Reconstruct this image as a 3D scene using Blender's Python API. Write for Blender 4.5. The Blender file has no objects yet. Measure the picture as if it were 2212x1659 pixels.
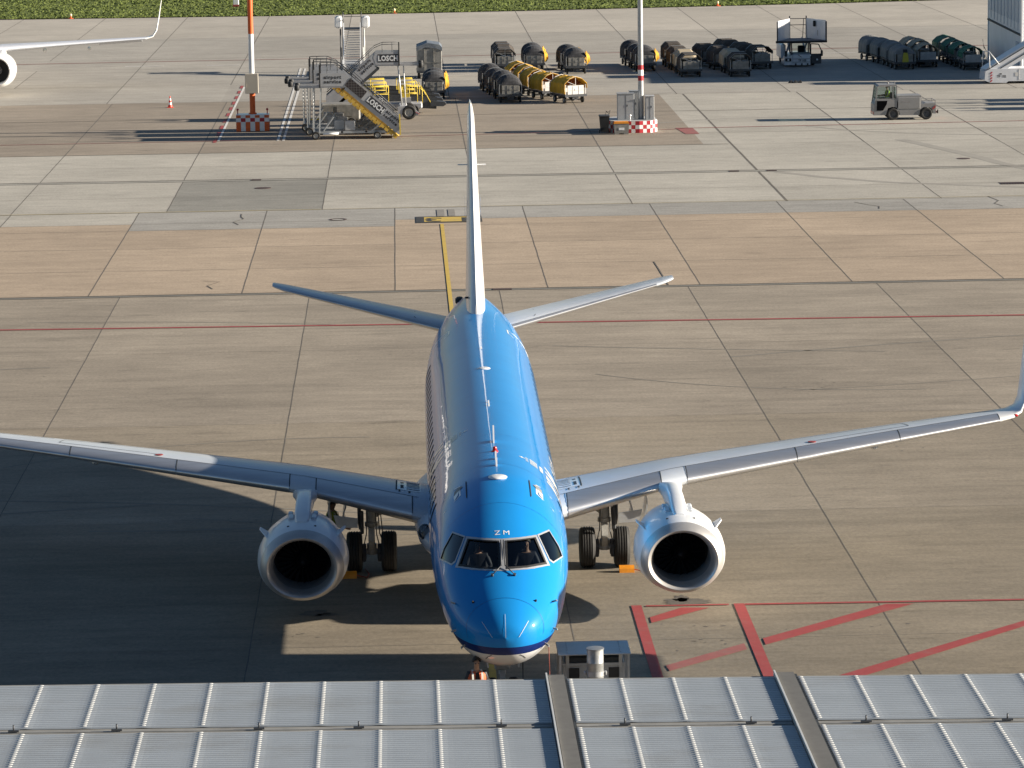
import bpy, bmesh, math, random
from mathutils import Vector, Matrix
from mathutils.geometry import delaunay_2d_cdt
random.seed(7)
S = bpy.context.scene
COL = S.collection
R = math.radians

# ------------------------------------------------------------------ camera, sky, sun, exposure
def make_camera():
    yaw, pitch, roll = -0.0304, 0.1644, -0.0151
    cy, sy = math.cos(yaw), math.sin(yaw)
    f = Vector((-sy*math.cos(pitch), cy*math.cos(pitch), -math.sin(pitch)))
    r = Vector((cy, sy, 0)); u = r.cross(f)
    r2 = r*math.cos(roll)+u*math.sin(roll); u2 = -r*math.sin(roll)+u*math.cos(roll)
    cam = bpy.data.cameras.new('camera'); cam.sensor_width = 36; cam.lens = 36*7661.48/2212
    cam.clip_start = 1; cam.clip_end = 8000
    o = bpy.data.objects.new('camera', cam); COL.objects.link(o)
    m = Matrix.Identity(4)
    for i in range(3):
        m[i][0] = r2[i]; m[i][1] = u2[i]; m[i][2] = -f[i]
    m.translation = Vector((-1.997, -71.151, 19.488))
    o.matrix_world = m; S.camera = o
make_camera()
SUN_EL, SUN_AZ = R(16.2), R(5.0)      # low sun from the right, slightly in front of the aircraft
W = bpy.data.worlds.new('World'); S.world = W; W.use_nodes = True
sky = W.node_tree.nodes.new('ShaderNodeTexSky'); sky.sky_type = 'NISHITA'; sky.sun_disc = False
sky.sun_elevation = SUN_EL; sky.sun_rotation = R(90)+SUN_AZ; sky.air_density = 1.0; sky.dust_density = 0.4; sky.ozone_density = 3.0
bg = W.node_tree.nodes['Background']; bg.inputs[1].default_value = 0.036
W.node_tree.links.new(sky.outputs[0], bg.inputs[0])
sd = bpy.data.lights.new('sun', 'SUN'); sd.energy = 5.0; sd.angle = R(0.53); sd.color = (1.0, 0.905, 0.76)
so = bpy.data.objects.new('sun', sd); COL.objects.link(so)
sdir = Vector((math.cos(SUN_EL)*math.cos(SUN_AZ), -math.cos(SUN_EL)*math.sin(SUN_AZ), math.sin(SUN_EL)))
so.rotation_euler = sdir.to_track_quat('Z', 'Y').to_euler(); so.location = (60, -10, 40)
S.view_settings.view_transform = 'Standard'; S.view_settings.look = 'None'
S.view_settings.exposure = 1.32; S.view_settings.gamma = 1.0
S.render.engine = 'CYCLES'

# ------------------------------------------------------------------ materials
def mat(name, col, rough=0.6, metal=0.0, var=0.12, scale=3.0, spec=0.5, coat=0.0, bump=0.0, stretch=None, dirt=None, dirt_amt=0.4, coat_r=0.05, trans=0.0):
    m = bpy.data.materials.new(name); m.use_nodes = True
    nt = m.node_tree; N = nt.nodes; L = nt.links
    b = N['Principled BSDF']
    b.inputs['Roughness'].default_value = rough; b.inputs['Metallic'].default_value = metal
    b.inputs['Specular IOR Level'].default_value = spec; b.inputs['Coat Weight'].default_value = coat
    b.inputs['Coat Roughness'].default_value = coat_r
    b.inputs['Base Color'].default_value = (*col, 1)
    tc = N.new('ShaderNodeTexCoord'); src = tc.outputs['Object']
    if stretch:
        mp = N.new('ShaderNodeMapping'); mp.inputs['Scale'].default_value = stretch
        L.new(src, mp.inputs['Vector']); src = mp.outputs[0]
    if var > 0 or bump > 0:
        nz = N.new('ShaderNodeTexNoise'); nz.inputs['Scale'].default_value = scale; nz.inputs['Detail'].default_value = 6
        nz.inputs['Roughness'].default_value = 0.65
        L.new(src, nz.inputs['Vector'])
        cr = N.new('ShaderNodeValToRGB')
        lo = [max(c*(1-var), 0) for c in col]; hi = [min(c*(1+var), 1) for c in col]
        cr.color_ramp.elements[0].position = 0.3; cr.color_ramp.elements[1].position = 0.7
        cr.color_ramp.elements[0].color = (*lo, 1); cr.color_ramp.elements[1].color = (*hi, 1)
        L.new(nz.outputs['Fac'], cr.inputs[0]); out = cr.outputs[0]
        if dirt:
            n2 = N.new('ShaderNodeTexNoise'); n2.inputs['Scale'].default_value = scale*0.35; n2.inputs['Detail'].default_value = 8
            n2.inputs['Roughness'].default_value = 0.75; L.new(src, n2.inputs['Vector'])
            r2 = N.new('ShaderNodeValToRGB'); r2.color_ramp.elements[0].position = 0.5; r2.color_ramp.elements[1].position = 0.75
            r2.color_ramp.elements[0].color = (0, 0, 0, 1); r2.color_ramp.elements[1].color = (dirt_amt,)*3+(1,)
            L.new(n2.outputs['Fac'], r2.inputs[0])
            mx = N.new('ShaderNodeMix'); mx.data_type = 'RGBA'; L.new(r2.outputs[0], mx.inputs['Factor'])
            L.new(out, mx.inputs['A']); mx.inputs['B'].default_value = (*dirt, 1); out = mx.outputs['Result']
        if var > 0: L.new(out, b.inputs['Base Color'])
        if bump > 0:
            bp = N.new('ShaderNodeBump'); bp.inputs['Strength'].default_value = bump; bp.inputs['Distance'].default_value = 0.02
            L.new(nz.outputs['Fac'], bp.inputs['Height']); L.new(bp.outputs[0], b.inputs['Normal'])
    return m

M = {}
M['white'] = mat('white_paint', (0.72, 0.72, 0.72), 0.3, var=0.04, coat=0.3)
M['wing'] = mat('wing_grey_paint', (0.50, 0.53, 0.57), 0.36, var=0.06, scale=1.2, coat=0.25, coat_r=0.15)
M['slat'] = mat('polished_slat_metal', (0.60, 0.60, 0.61), 0.34, metal=0.8, var=0.10, scale=1.5, stretch=(0.3, 3, 3))
M['lip'] = mat('inlet_lip_metal', (0.50, 0.48, 0.46), 0.42, metal=0.55, var=0.10, scale=2)
M['barrel'] = mat('inlet_barrel_grey', (0.22, 0.22, 0.22), 0.5, var=0.08)
M['fan'] = mat('fan_black', (0.011, 0.011, 0.012), 0.5, var=0.1, spec=0.3)
M['seam'] = mat('dark_gap', (0.03, 0.035, 0.04), 0.7, var=0.1)
M['frame'] = mat('window_frame_metal', (0.42, 0.43, 0.45), 0.45, metal=0.4, var=0.1, scale=8)
M['black'] = mat('black_rubber', (0.018, 0.018, 0.019), 0.65, var=0.25, scale=6)
M['tyre'] = mat('tyre_rubber', (0.025, 0.024, 0.023), 0.75, var=0.3, scale=9)
M['gear'] = mat('gear_grey_paint', (0.42, 0.41, 0.38), 0.5, var=0.25, scale=6, dirt=(0.08, 0.06, 0.05), dirt_amt=0.6)
M['steel'] = mat('galvanised_steel', (0.42, 0.43, 0.44), 0.45, metal=0.45, var=0.15, scale=5)
M['darksteel'] = mat('dark_painted_steel', (0.06, 0.063, 0.07), 0.5, metal=0.2, var=0.2, scale=5)
M['red'] = mat('red_lens', (0.5, 0.01, 0.01), 0.2, var=0.1)
M['orange'] = mat('chock_orange', (0.75, 0.27, 0.015), 0.5, var=0.15, scale=6)
M['yellow'] = mat('yellow_paint', (0.72, 0.52, 0.05), 0.5, var=0.12, scale=6)
M['glass'] = None
def glass_mat(name, tint, rough=0.02, alpha=0.5):
    m = bpy.data.materials.new(name); m.use_nodes = True; N = m.node_tree.nodes; L = m.node_tree.links
    out = N['Material Output']; N.remove(N['Principled BSDF'])
    tr = N.new('ShaderNodeBsdfTransparent'); tr.inputs[0].default_value = (*tint, 1)
    gl = N.new('ShaderNodeBsdfGlossy'); gl.inputs['Roughness'].default_value = rough; gl.inputs[0].default_value = (0.9, 0.95, 1, 1)
    fr = N.new('ShaderNodeFresnel'); fr.inputs[0].default_value = 1.5
    mx = N.new('ShaderNodeMixShader'); L.new(fr.outputs[0], mx.inputs[0]); L.new(tr.outputs[0], mx.inputs[1]); L.new(gl.outputs[0], mx.inputs[2])
    L.new(mx.outputs[0], out.inputs[0]); return m
M['glass'] = glass_mat('cockpit_glass', (0.44, 0.48, 0.51))
M['vehglass'] = glass_mat('vehicle_glass', (0.6, 0.68, 0.68))

# ------------------------------------------------------------------ mesh helpers
def frame_from(d):
    d = Vector(d).normalized(); a = Vector((0, 0, 1)) if abs(d.z) < 0.95 else Vector((1, 0, 0))
    x = a.cross(d).normalized(); y = d.cross(x)
    return x, y, d
class MB:
    def __init__(s, T=None): s.v = []; s.f = []; s.sm = []; s.mi = []; s.T = T or Matrix.Identity(4); s.cur = 0
    def add(s, vs, fs, smooth=False):
        n = len(s.v); s.v += [tuple(s.T @ Vector(p)) for p in vs]
        s.f += [tuple(n+i for i in f) for f in fs]; s.sm += [smooth]*len(fs); s.mi += [s.cur]*len(fs); return s
    def box(s, c, d, rz=0, ry=0, rx=0):
        m = Matrix.Translation(c) @ Matrix.Rotation(rz, 4, 'Z') @ Matrix.Rotation(ry, 4, 'Y') @ Matrix.Rotation(rx, 4, 'X')
        x, y, z = d[0]/2, d[1]/2, d[2]/2
        vs = [m @ Vector(p) for p in ((-x,-y,-z),(x,-y,-z),(x,y,-z),(-x,y,-z),(-x,-y,z),(x,-y,z),(x,y,z),(-x,y,z))]
        return s.add(vs, [(0,3,2,1),(4,5,6,7),(0,1,5,4),(1,2,6,5),(2,3,7,6),(3,0,4,7)])
    def bev(s, c, d, b=0.03, rz=0):   # box with chamfered edges
        m = Matrix.Translation(c) @ Matrix.Rotation(rz, 4, 'Z'); X, Y, Z = d[0]/2, d[1]/2, d[2]/2; b = min(b, X*.9, Y*.9, Z*.9)
        vs = []
        for z, k in ((-Z, b), (-Z+b, 0), (Z-b, 0), (Z, b)):
            x, y = X-k, Y-k; e = b
            for p in ((-x+e,-y),(x-e,-y),(x,-y+e),(x,y-e),(x-e,y),(-x+e,y),(-x,y-e),(-x,-y+e)): vs.append(m @ Vector((p[0], p[1], z)))
        fs = [tuple(range(7,-1,-1)), tuple(range(24,32))]
        for k in range(3):
            for i in range(8): j = (i+1) % 8; fs.append((k*8+i, k*8+j, k*8+8+j, k*8+8+i))
        return s.add(vs, fs)
    def tube(s, p0, p1, r0, r1=None, n=8, cap=True, smooth=True):
        p0, p1 = Vector(p0), Vector(p1); r1 = r0 if r1 is None else r1
        x, y, d = frame_from(p1-p0); vs = []
        for p, r in ((p0, r0), (p1, r1)):
            for i in range(n): a = 2*math.pi*i/n; vs.append(p+x*(r*math.cos(a))+y*(r*math.sin(a)))
        s.add(vs, [(i, (i+1) % n, n+(i+1) % n, n+i) for i in range(n)], smooth)
        if cap: s.add(vs, [tuple(range(n-1,-1,-1)), tuple(range(n, 2*n))])
        return s
    def path(s, pts, r, n=6):
        for a, b in zip(pts[:-1], pts[1:]): s.tube(a, b, r, n=n)
        return s
    def bar(s, p0, p1, w, h):
        p0, p1 = Vector(p0), Vector(p1); x, y, d = frame_from(p1-p0); vs = []
        for p in (p0, p1):
            for a, b in ((-1,-1),(1,-1),(1,1),(-1,1)): vs.append(p+x*(w/2*a)+y*(h/2*b))
        return s.add(vs, [(3,2,1,0),(4,5,6,7),(0,1,5,4),(1,2,6,5),(2,3,7,6),(3,0,4,7)])
    def lathe(s, prof, o=(0,0,0), axis='Z', n=24, smooth=True, sq=1.0):
        o = Vector(o); vs = []
        for (r, h) in prof:
            for i in range(n):
                a = 2*math.pi*i/n; c, d = r*math.cos(a), r*math.sin(a)
                if axis == 'Z': p = Vector((c, d, h))
                elif axis == 'Y':
                    d *= (sq[0] if d > 0 else sq[1]) if isinstance(sq, tuple) else (sq if d < 0 else 1)
                    p = Vector((c, h, d))
                else: p = Vector((h, c, d))
                vs.append(o+p)
        fs = []
        for k in range(len(prof)-1):
            for i in range(n): j = (i+1) % n; fs.append((k*n+i, k*n+j, k*n+n+j, k*n+n+i))
        return s.add(vs, fs, smooth)
    def prism(s, pts, a, b, plane='XZ'):   # polygon extruded between a and b along the third axis
        n = len(pts); g = {'XZ': lambda p, t: (p[0], t, p[1]), 'YZ': lambda p, t: (t, p[0], p[1]), 'XY': lambda p, t: (p[0], p[1], t)}[plane]
        vs = [g(p, a) for p in pts]+[g(p, b) for p in pts]
        return s.add(vs, [tuple(range(n)), tuple(range(2*n-1, n-1, -1))]+[(i, n+i, n+(i+1) % n, (i+1) % n) for i in range(n)])
    def loft(s, rings, smooth=True, caps=True, closed=True):
        n = len(rings[0]); vs = [p for r in rings for p in r]; fs = []
        m = n if closed else n-1
        for k in range(len(rings)-1):
            for i in range(m): j = (i+1) % n; fs.append((k*n+i, k*n+j, k*n+n+j, k*n+n+i))
        s.add(vs, fs, smooth)
        if caps and closed: s.add(rings[0], [tuple(range(n-1,-1,-1))]); s.add(rings[-1], [tuple(range(n))])
        return s
    def sphere(s, c, r, n=12, sz=(1,1,1), smooth=True):
        vs = []; m = n//2
        for k in range(m+1):
            ph = math.pi*k/m
            for i in range(n):
                a = 2*math.pi*i/n
                vs.append((c[0]+r*sz[0]*math.sin(ph)*math.cos(a), c[1]+r*sz[1]*math.sin(ph)*math.sin(a), c[2]+r*sz[2]*math.cos(ph)))
        fs = [(k*n+i, k*n+n+i, k*n+n+(i+1) % n, k*n+(i+1) % n) for k in range(m) for i in range(n)]
        return s.add(vs, fs, smooth)
    def build(s, name, m, parent=None, label=None, fixn=True):
        me = bpy.data.meshes.new(name); me.from_pydata(s.v, [], s.f)
        me.polygons.foreach_set('use_smooth', s.sm)
        for mm in (m if isinstance(m, (list, tuple)) else [m]): me.materials.append(mm)
        me.polygons.foreach_set('material_index', s.mi)
        if fixn:
            bm = bmesh.new(); bm.from_mesh(me); bmesh.ops.remove_doubles(bm, verts=bm.verts, dist=1e-5)
            bmesh.ops.recalc_face_normals(bm, faces=bm.faces)
            for e in bm.edges:
                if len(e.link_faces) == 2 and e.calc_face_angle(0) > 0.75: e.smooth = False
            bm.to_mesh(me); bm.free()
        me.update(); o = bpy.data.objects.new(name, me); COL.objects.link(o)
        if parent: o.parent = parent
        if label: o['label'] = label
        return o
def tag(o, label=None, cat=None, group=None, kind=None):
    if label: o['label'] = label
    if cat: o['category'] = cat
    if group: o['group'] = group
    if kind: o['kind'] = kind
    return o
def thing(name, label, cat, loc=(0,0,0), rz=0, group=None):
    o = bpy.data.objects.new(name, None); COL.objects.link(o); o.empty_display_size = 0.3
    o.location = loc; o.rotation_euler = (0, 0, rz)
    return tag(o, label, cat, group)
def copy_tree(o, parent=None):
    c = o.copy(); COL.objects.link(c); c.parent = parent
    for ch in list(o.children): copy_tree(ch, c)
    return c
def text_mesh(txt, size=1.0, bold=0.0, sx=1.0, space=1.0):
    """triangulated outline of a word, centred on x=0, baseline y=0, capital height = size"""
    cu = bpy.data.curves.new('t', 'FONT'); cu.body = txt; cu.size = size/0.7; cu.offset = bold; cu.align_x = 'CENTER'; cu.resolution_u = 2
    cu.space_character = space
    o = bpy.data.objects.new('t', cu); COL.objects.link(o); bpy.context.view_layer.update()
    me = bpy.data.meshes.new_from_object(o.evaluated_get(bpy.context.evaluated_depsgraph_get()))
    vs = [(v.co.x*sx, v.co.y) for v in me.vertices]; fs = [tuple(p.vertices) for p in me.polygons]
    bpy.data.objects.remove(o); bpy.data.curves.remove(cu); bpy.data.meshes.remove(me)
    return vs, fs
def flat_text(mb, txt, o, ux, uy, size, bold=0, sx=1.0, lift=0.0, space=1.0):
    vs, fs = text_mesh(txt, size, bold, sx, space); o, ux, uy = Vector(o), Vector(ux).normalized(), Vector(uy).normalized(); n = ux.cross(uy)
    mb.add([o+ux*x+uy*y+n*lift for x, y in vs], fs); return mb
ST =  [(0.0, 2.36, 2.36, 0.0, 2.36), (0.04, 2.55, 2.16, 0.26, 2.36), (0.12, 2.69, 2.01, 0.43, 2.37), (0.3, 2.88, 1.84, 0.65, 2.4), (0.6, 3.09, 1.68, 0.86, 2.46), (1.0, 3.33, 1.55, 1.04, 2.55), (1.4, 3.59, 1.49, 1.16, 2.65), (1.8, 3.85, 1.45, 1.25, 2.76), (2.2, 4.07, 1.43, 1.32, 2.87), (2.7, 4.27, 1.46, 1.38, 2.98), (3.4, 4.48, 1.45, 1.44, 3.08), (4.3, 4.66, 1.45, 1.48, 3.15), (5.5, 4.8, 1.46, 1.515, 3.2), (7.5, 4.85, 1.49, 1.53, 3.2), (23.0, 4.9, 1.53, 1.54, 3.22), (25.0, 4.9, 1.66, 1.535, 3.28), (27.0, 4.9, 1.98, 1.48, 3.42), (29.0, 4.89, 2.42, 1.36, 3.62), (31.0, 4.86, 2.9, 1.14, 3.85), (33.0, 4.8, 3.36, 0.82, 4.05), (35.0, 4.66, 3.8, 0.46, 4.2), (36.2, 4.46, 4.1, 0.15, 4.28)]

# ------------------------------------------------------------------ the airliner
def _pchip():
    ys = [s[0] for s in ST]; n = len(ys); h = [ys[j+1]-ys[j] for j in range(n-1)]; tabs = []
    for k in range(1, 5):
        v = [s[k] for s in ST]; d = [(v[j+1]-v[j])/h[j] for j in range(n-1)]; m = []
        for j in range(n):
            if j == 0: m.append(d[0])
            elif j == n-1: m.append(d[-1])
            elif d[j-1]*d[j] <= 0: m.append(0)
            else: w1 = 2*h[j]+h[j-1]; w2 = h[j]+2*h[j-1]; m.append((w1+w2)/(w1/d[j-1]+w2/d[j]))
        tabs.append((v, m))
    return ys, h, tabs
_YS, _H, _TB = _pchip()
def prof(y):
    y = min(max(y, 0), 36.2); i = 0
    while i < len(_YS)-2 and y > _YS[i+1]: i += 1
    t = (y-_YS[i])/_H[i]; o = []
    for v, m in _TB:
        o.append((2*t**3-3*t*t+1)*v[i]+(t**3-2*t*t+t)*m[i]*_H[i]+(-2*t**3+3*t*t)*v[i+1]+(t**3-t*t)*m[i+1]*_H[i])
    return o
def fus(y, th, off=0.0):
    T, B, Wd, Mz = prof(y); s, c = math.sin(th), math.cos(th)
    p = Vector((Wd*s, y, Mz+((T-Mz) if c >= 0 else (Mz-B))*c))
    if off:
        e = 0.02; a = fus(max(y-e, 0.001), th); b = fus(y+e, th); q = fus(y, th-e); r = fus(y, th+e)
        n = (b-a).cross(r-q)
        if n.length > 1e-9:
            n.normalize()
            if n.dot(Vector((s, -0.3 if y < 2 else 0, c))) < 0: n = -n
            p = p+n*off
    return p
def inpoly(x, y, P):
    r = False; n = len(P)
    for i in range(n):
        (x1, y1), (x2, y2) = P[i], P[(i+1) % n]
        if (y1 > y) != (y2 > y) and x < (x2-x1)*(y-y1)/(y2-y1)+x1: r = not r
    return r
def patch_uv(outer, holes=(), du=0.08, dv=0.06, extra=()):
    loops = [outer]+list(holes); V = []; E = []
    for lp in loops:
        k = len(V); n = len(lp); V += lp; E += [(k+i, k+(i+1) % n) for i in range(n)]
    if extra: V = V+list(extra)
    else:
        us = [p[0] for p in outer]; vs = [p[1] for p in outer]
        u = min(us)+du/2
        while u < max(us):
            v = min(vs)+dv/2
            while v < max(vs):
                if inpoly(u, v, outer): V.append((u, v))
                v += dv
            u += du
    ov, oe, of, *_ = delaunay_2d_cdt([Vector(p) for p in V], E, [], 0, 1e-6)
    out = []
    for f in of:
        cx = sum(ov[i].x for i in f)/len(f); cy = sum(ov[i].y for i in f)/len(f)
        if inpoly(cx, cy, outer) and not any(inpoly(cx, cy, h) for h in holes): out.append(tuple(f))
    return [(v.x, v.y) for v in ov], out
def fus_patch(name, m, outer, holes=(), off=0.006, parent=None, label=None, du=0.08, dv=0.06, smooth=True):
    v, f = patch_uv(outer, holes, du, dv)
    return MB().add([fus(max(y, 0.0005), t, off) for y, t in v], f, smooth).build(name, m, parent, label)
def dens(P, k=4):
    return [(P[i][0]+(P[(i+1) % len(P)][0]-P[i][0])*j/k, P[i][1]+(P[(i+1) % len(P)][1]-P[i][1])*j/k) for i in range(len(P)) for j in range(k)]
def scalep(P, s):
    cx = sum(p[0] for p in P)/len(P); cy = sum(p[1] for p in P)/len(P)
    return [(cx+(x-cx)*s, cy+(y-cy)*s) for x, y in P]

# fuselage livery: light blue crown, dark blue stripe, white belly
def fus_mat():
    m = bpy.data.materials.new('fuselage_paint'); m.use_nodes = True; N = m.node_tree.nodes; L = m.node_tree.links
    b = N['Principled BSDF']; b.inputs['Roughness'].default_value = 0.35; b.inputs['Coat Weight'].default_value = 0.7; b.inputs['Coat Roughness'].default_value = 0.03; b.inputs['Coat IOR'].default_value = 1.38; b.inputs['Specular IOR Level'].default_value = 0.05
    tc = N.new('ShaderNodeTexCoord'); sp = N.new('ShaderNodeSeparateXYZ'); L.new(tc.outputs['Object'], sp.inputs[0])
    # stripe height rises slowly towards the tail
    ad = N.new('ShaderNodeMath'); ad.operation = 'MULTIPLY_ADD'; L.new(sp.outputs['Y'], ad.inputs[0]); ad.inputs[1].default_value = -0.018; L.new(sp.outputs['Z'], ad.inputs[2])
    def step(th):
        n = N.new('ShaderNodeMath'); n.operation = 'GREATER_THAN'; L.new(ad.outputs[0], n.inputs[0]); n.inputs[1].default_value = th; return n.outputs[0]
    nz = N.new('ShaderNodeTexNoise'); nz.inputs['Scale'].default_value = 1.3; nz.inputs['Detail'].default_value = 5; L.new(tc.outputs['Object'], nz.inputs[0])
    bl = N.new('ShaderNodeValToRGB'); bl.color_ramp.elements[0].color = (0.008, 0.195, 0.52, 1); bl.color_ramp.elements[1].color = (0.012, 0.225, 0.58, 1)
    L.new(nz.outputs[0], bl.inputs[0])
    a = N.new('ShaderNodeMix'); a.data_type = 'RGBA'; L.new(step(1.98), a.inputs['Factor']); a.inputs['A'].default_value = (0.66, 0.66, 0.67, 1); a.inputs['B'].default_value = (0.006, 0.02, 0.12, 1)
    c = N.new('ShaderNodeMix'); c.data_type = 'RGBA'; L.new(step(2.165), c.inputs['Factor']); L.new(a.outputs['Result'], c.inputs['A']); L.new(bl.outputs[0], c.inputs['B'])
    L.new(c.outputs['Result'], b.inputs['Base Color'])
    n2 = N.new('ShaderNodeTexNoise'); n2.inputs['Scale'].default_value = 1.1; n2.inputs['Detail'].default_value = 2; L.new(tc.outputs['Object'], n2.inputs[0])
    bp = N.new('ShaderNodeBump'); bp.inputs['Strength'].default_value = 0.25; bp.inputs['Distance'].default_value = 0.02; L.new(n2.outputs[0], bp.inputs['Height'])
    L.new(bp.outputs[0], b.inputs['Coat Normal'])
    return m
M['fus'] = fus_mat()
M['belly'] = mat('belly_white', (0.60, 0.61, 0.62), 0.35, var=0.08, coat=0.3)
M['decalwhite'] = mat('decal_white', (0.80, 0.80, 0.80), 0.3, var=0.03, coat=0.6)
M['decalblue'] = mat('decal_blue', (0.01, 0.22, 0.6), 0.3, var=0.03, coat=0.6)
M['panelblue'] = mat('panel_line_blue', (0.003, 0.10, 0.33), 0.35, var=0.05, coat=0.5)

AIR = thing('airliner', 'blue twin engine airliner with a white fin, parked nose towards the camera', 'airliner', (-0.04, 0, 0), -0.0040)
PANE = [(2.043,0.05),(2.064,0.133),(2.096,0.216),(2.142,0.3),(2.211,0.386),(2.298,0.472),(2.407,0.56),(2.286,0.6),(2.176,0.643),(2.077,0.687),(1.991,0.732),(1.912,0.78),(1.838,0.831),(1.674,0.696),(1.55,0.566),(1.453,0.44),(1.39,0.312),(1.347,0.184),(1.322,0.056),(1.44,0.054),(1.556,0.053),(1.674,0.051),(1.792,0.051),(1.915,0.05)]
SIDE = [(3.075,0.819),(2.87,0.75),(2.694,0.683),(2.542,0.618),(2.348,0.694),(2.183,0.78),(2.05,0.874),(2.06,0.905),(2.073,0.936),(2.09,0.969),(2.278,1.038),(2.51,1.114),(2.808,1.198),(2.832,1.148),(2.867,1.102),(2.912,1.06),(2.939,0.972),(2.995,0.892)]
FRAME_R = [(2.101,0.0),(2.118,0.09),(2.152,0.19),(2.199,0.283),(2.285,0.385),(2.395,0.485),(2.522,0.576),(2.39,0.622),(2.26,0.674),(2.144,0.729),(2.04,0.79),(1.955,0.85),(1.880,0.905),(1.66,0.735),(1.50,0.58),(1.408,0.444),(1.335,0.29),(1.29,0.14),(1.275,0.0)]
mir = lambda P: [(y, -t) for y, t in P][::-1]
FRAME = FRAME_R+[(y, -t) for y, t in FRAME_R[1:-1]][::-1]
def build_fuselage():
    Ys = [0.0005,0.01,0.03,0.06,0.1,0.15,0.21,0.28,0.36,0.45,0.55,0.66,0.78,0.9,1.02,1.14,1.22]
    y = 1.28
    while y < 3.2: Ys.append(round(y, 3)); y += 0.06
    i0 = 16; i1 = len(Ys)-1
    y = Ys[-1]+0.15
    while y < 6: Ys.append(y); y += 0.2
    while y < 22.5: Ys.append(y); y += 0.75
    while y < 36.2: Ys.append(y); y += 0.4
    Ys.append(36.2)
    NT = 96; th = [-math.pi+2*math.pi*k/NT for k in range(NT)]
    j0, j1 = 24, 72      # -pi/2 .. +pi/2: the window region
    vs = [fus(y, t) for y in Ys for t in th]; fs = []
    for i in range(len(Ys)-1):
        for j in range(NT):
            if i0 <= i < i1 and j0 <= j < j1: continue
            k = (j+1) % NT; fs.append((i*NT+j, i*NT+k, (i+1)*NT+k, (i+1)*NT+j))
    mb = MB().add(vs, fs, True)
    outer = [(Ys[i0], th[j]) for j in range(j0, j1)]+[(Ys[i], th[j1]) for i in range(i0, i1)]+[(Ys[i1], th[j]) for j in range(j1, j0, -1)]+[(Ys[i], th[j0]) for i in range(i1, i0, -1)]
    holes = [dens(PANE), dens(mir(PANE)), dens(SIDE, 2), dens(mir(SIDE), 2)]
    hp = [p for h in holes for p in h]
    ex = [(Ys[i], th[j]) for i in range(i0+1, i1) for j in range(j0+1, j1) if all((Ys[i]-p[0])**2+(1.3*(th[j]-p[1]))**2 > 0.02**2 for p in hp)]
    v, f = patch_uv(outer, holes, extra=ex)
    mb.add([fus(y, t) for y, t in v], f, True)
    o = mb.build('fuselage', M['fus'], AIR)
    return o
FU = build_fuselage()
fus_patch('windscreen_frame', M['frame'], dens(FRAME, 6), [dens(PANE), dens(mir(PANE))], 0.008, AIR, du=0.05, dv=0.04)
for P in (PANE, mir(PANE)):
    fus_patch('windscreen_seal', M['black'], dens(scalep(P, 1.015)), [dens(scalep(P, 0.90))], 0.012, AIR, du=0.05, dv=0.04)
    fus_patch('windscreen_pane', M['glass'], dens(P), (), -0.012, AIR, du=0.06, dv=0.05)
for P in (SIDE, mir(SIDE)):
    fus_patch('side_window_frame', M['frame'], dens(scalep(P, 1.10), 3), [dens(scalep(P, 0.99), 2)], 0.009, AIR, du=0.06, dv=0.05)
    fus_patch('side_window_pane', M['glass'], dens(P, 2), (), -0.01, AIR, du=0.06, dv=0.05)
# flight deck behind the panes
b = MB()
b.add([fus(3.45, 2*math.pi*k/32, -0.05) for k in range(32)], [tuple(range(32))])
b.box((0,2.3,2.55), (2.2,2.2,0.06)); b.prism([(1.45,3.0),(1.75,3.36),(2.05,3.40),(2.10,3.0)], -1.0, 1.0, 'YZ')
b.build('flight_deck', mat('flight_deck_dark', (0.035,0.037,0.04), 0.8, var=0.2), FU)
b = MB()
for s in (-1, 1):
    b = MB(); b.bev((0.52*s,3.02,3.0), (0.48,0.14,1.0), 0.05); b.bev((0.52*s,3.02,3.52), (0.26,0.10,0.2), 0.04)
    b.build('pilot_seat', bpy.data.materials.get('seat_fabric_dark') or mat('seat_fabric_dark', (0.03,0.03,0.035), 0.8), FU)
# wipers, nose strips, stripes, probes
def fline(name, m, pts, w=0.02, off=0.006, parent=AIR, label=None, n=8):
    vs = []; P = []
    for a, c in zip(pts[:-1], pts[1:]):
        for k in range(n): P.append((a[0]+(c[0]-a[0])*k/n, a[1]+(c[1]-a[1])*k/n))
    P.append(pts[-1]); Q = [fus(max(y, .001), t, off) for y, t in P]; fs = []
    for i, q in enumerate(Q):
        d = (Q[min(i+1, len(Q)-1)]-Q[max(i-1, 0)]).normalized(); nn = (fus(max(P[i][0], .001), P[i][1], off+0.1)-q).normalized(); s = d.cross(nn).normalized()*w/2
        vs += [q-s, q+s]
    fs = [(2*i, 2*i+1, 2*i+3, 2*i+2) for i in range(len(Q)-1)]
    return MB().add(vs, fs).build(name, m, parent, label)
for s in (-1, 1):
    b = MB(); a0 = fus(1.19, 0.21*s, 0.03); a1 = fus(1.37, 0.035*s, 0.05); a2 = fus(2.02, 0.02*s, 0.05)
    b.tube(fus(1.19, 0.21*s, 0.0), fus(1.19, 0.21*s, 0.05), 0.03); b.tube(a0, a1, 0.011); b.tube(a1, a2, 0.014); b.bar(fus(1.55, 0.028*s, 0.035), fus(2.0, 0.02*s, 0.035), 0.03, 0.02)
    b.build('windscreen_wiper', M['darksteel'], AIR)
M['strip'] = mat('lightning_strip', (0.42,0.55,0.68), 0.4)
for sg in (-1, 1): fline('lightning_strip', M['strip'], [(0.26,0.903*sg),(0.199,0.942*sg),(0.148,1.0*sg),(0.103,1.083*sg),(0.067,1.214*sg),(0.044,1.439*sg)], 0.012, 0.008, n=2)
fline('lightning_strip', M['strip'], [(0.24,0.0),(0.15,0.0),(0.08,0.0),(0.03,0.0),(0.004,0.0)], 0.012, 0.008, n=3)
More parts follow.
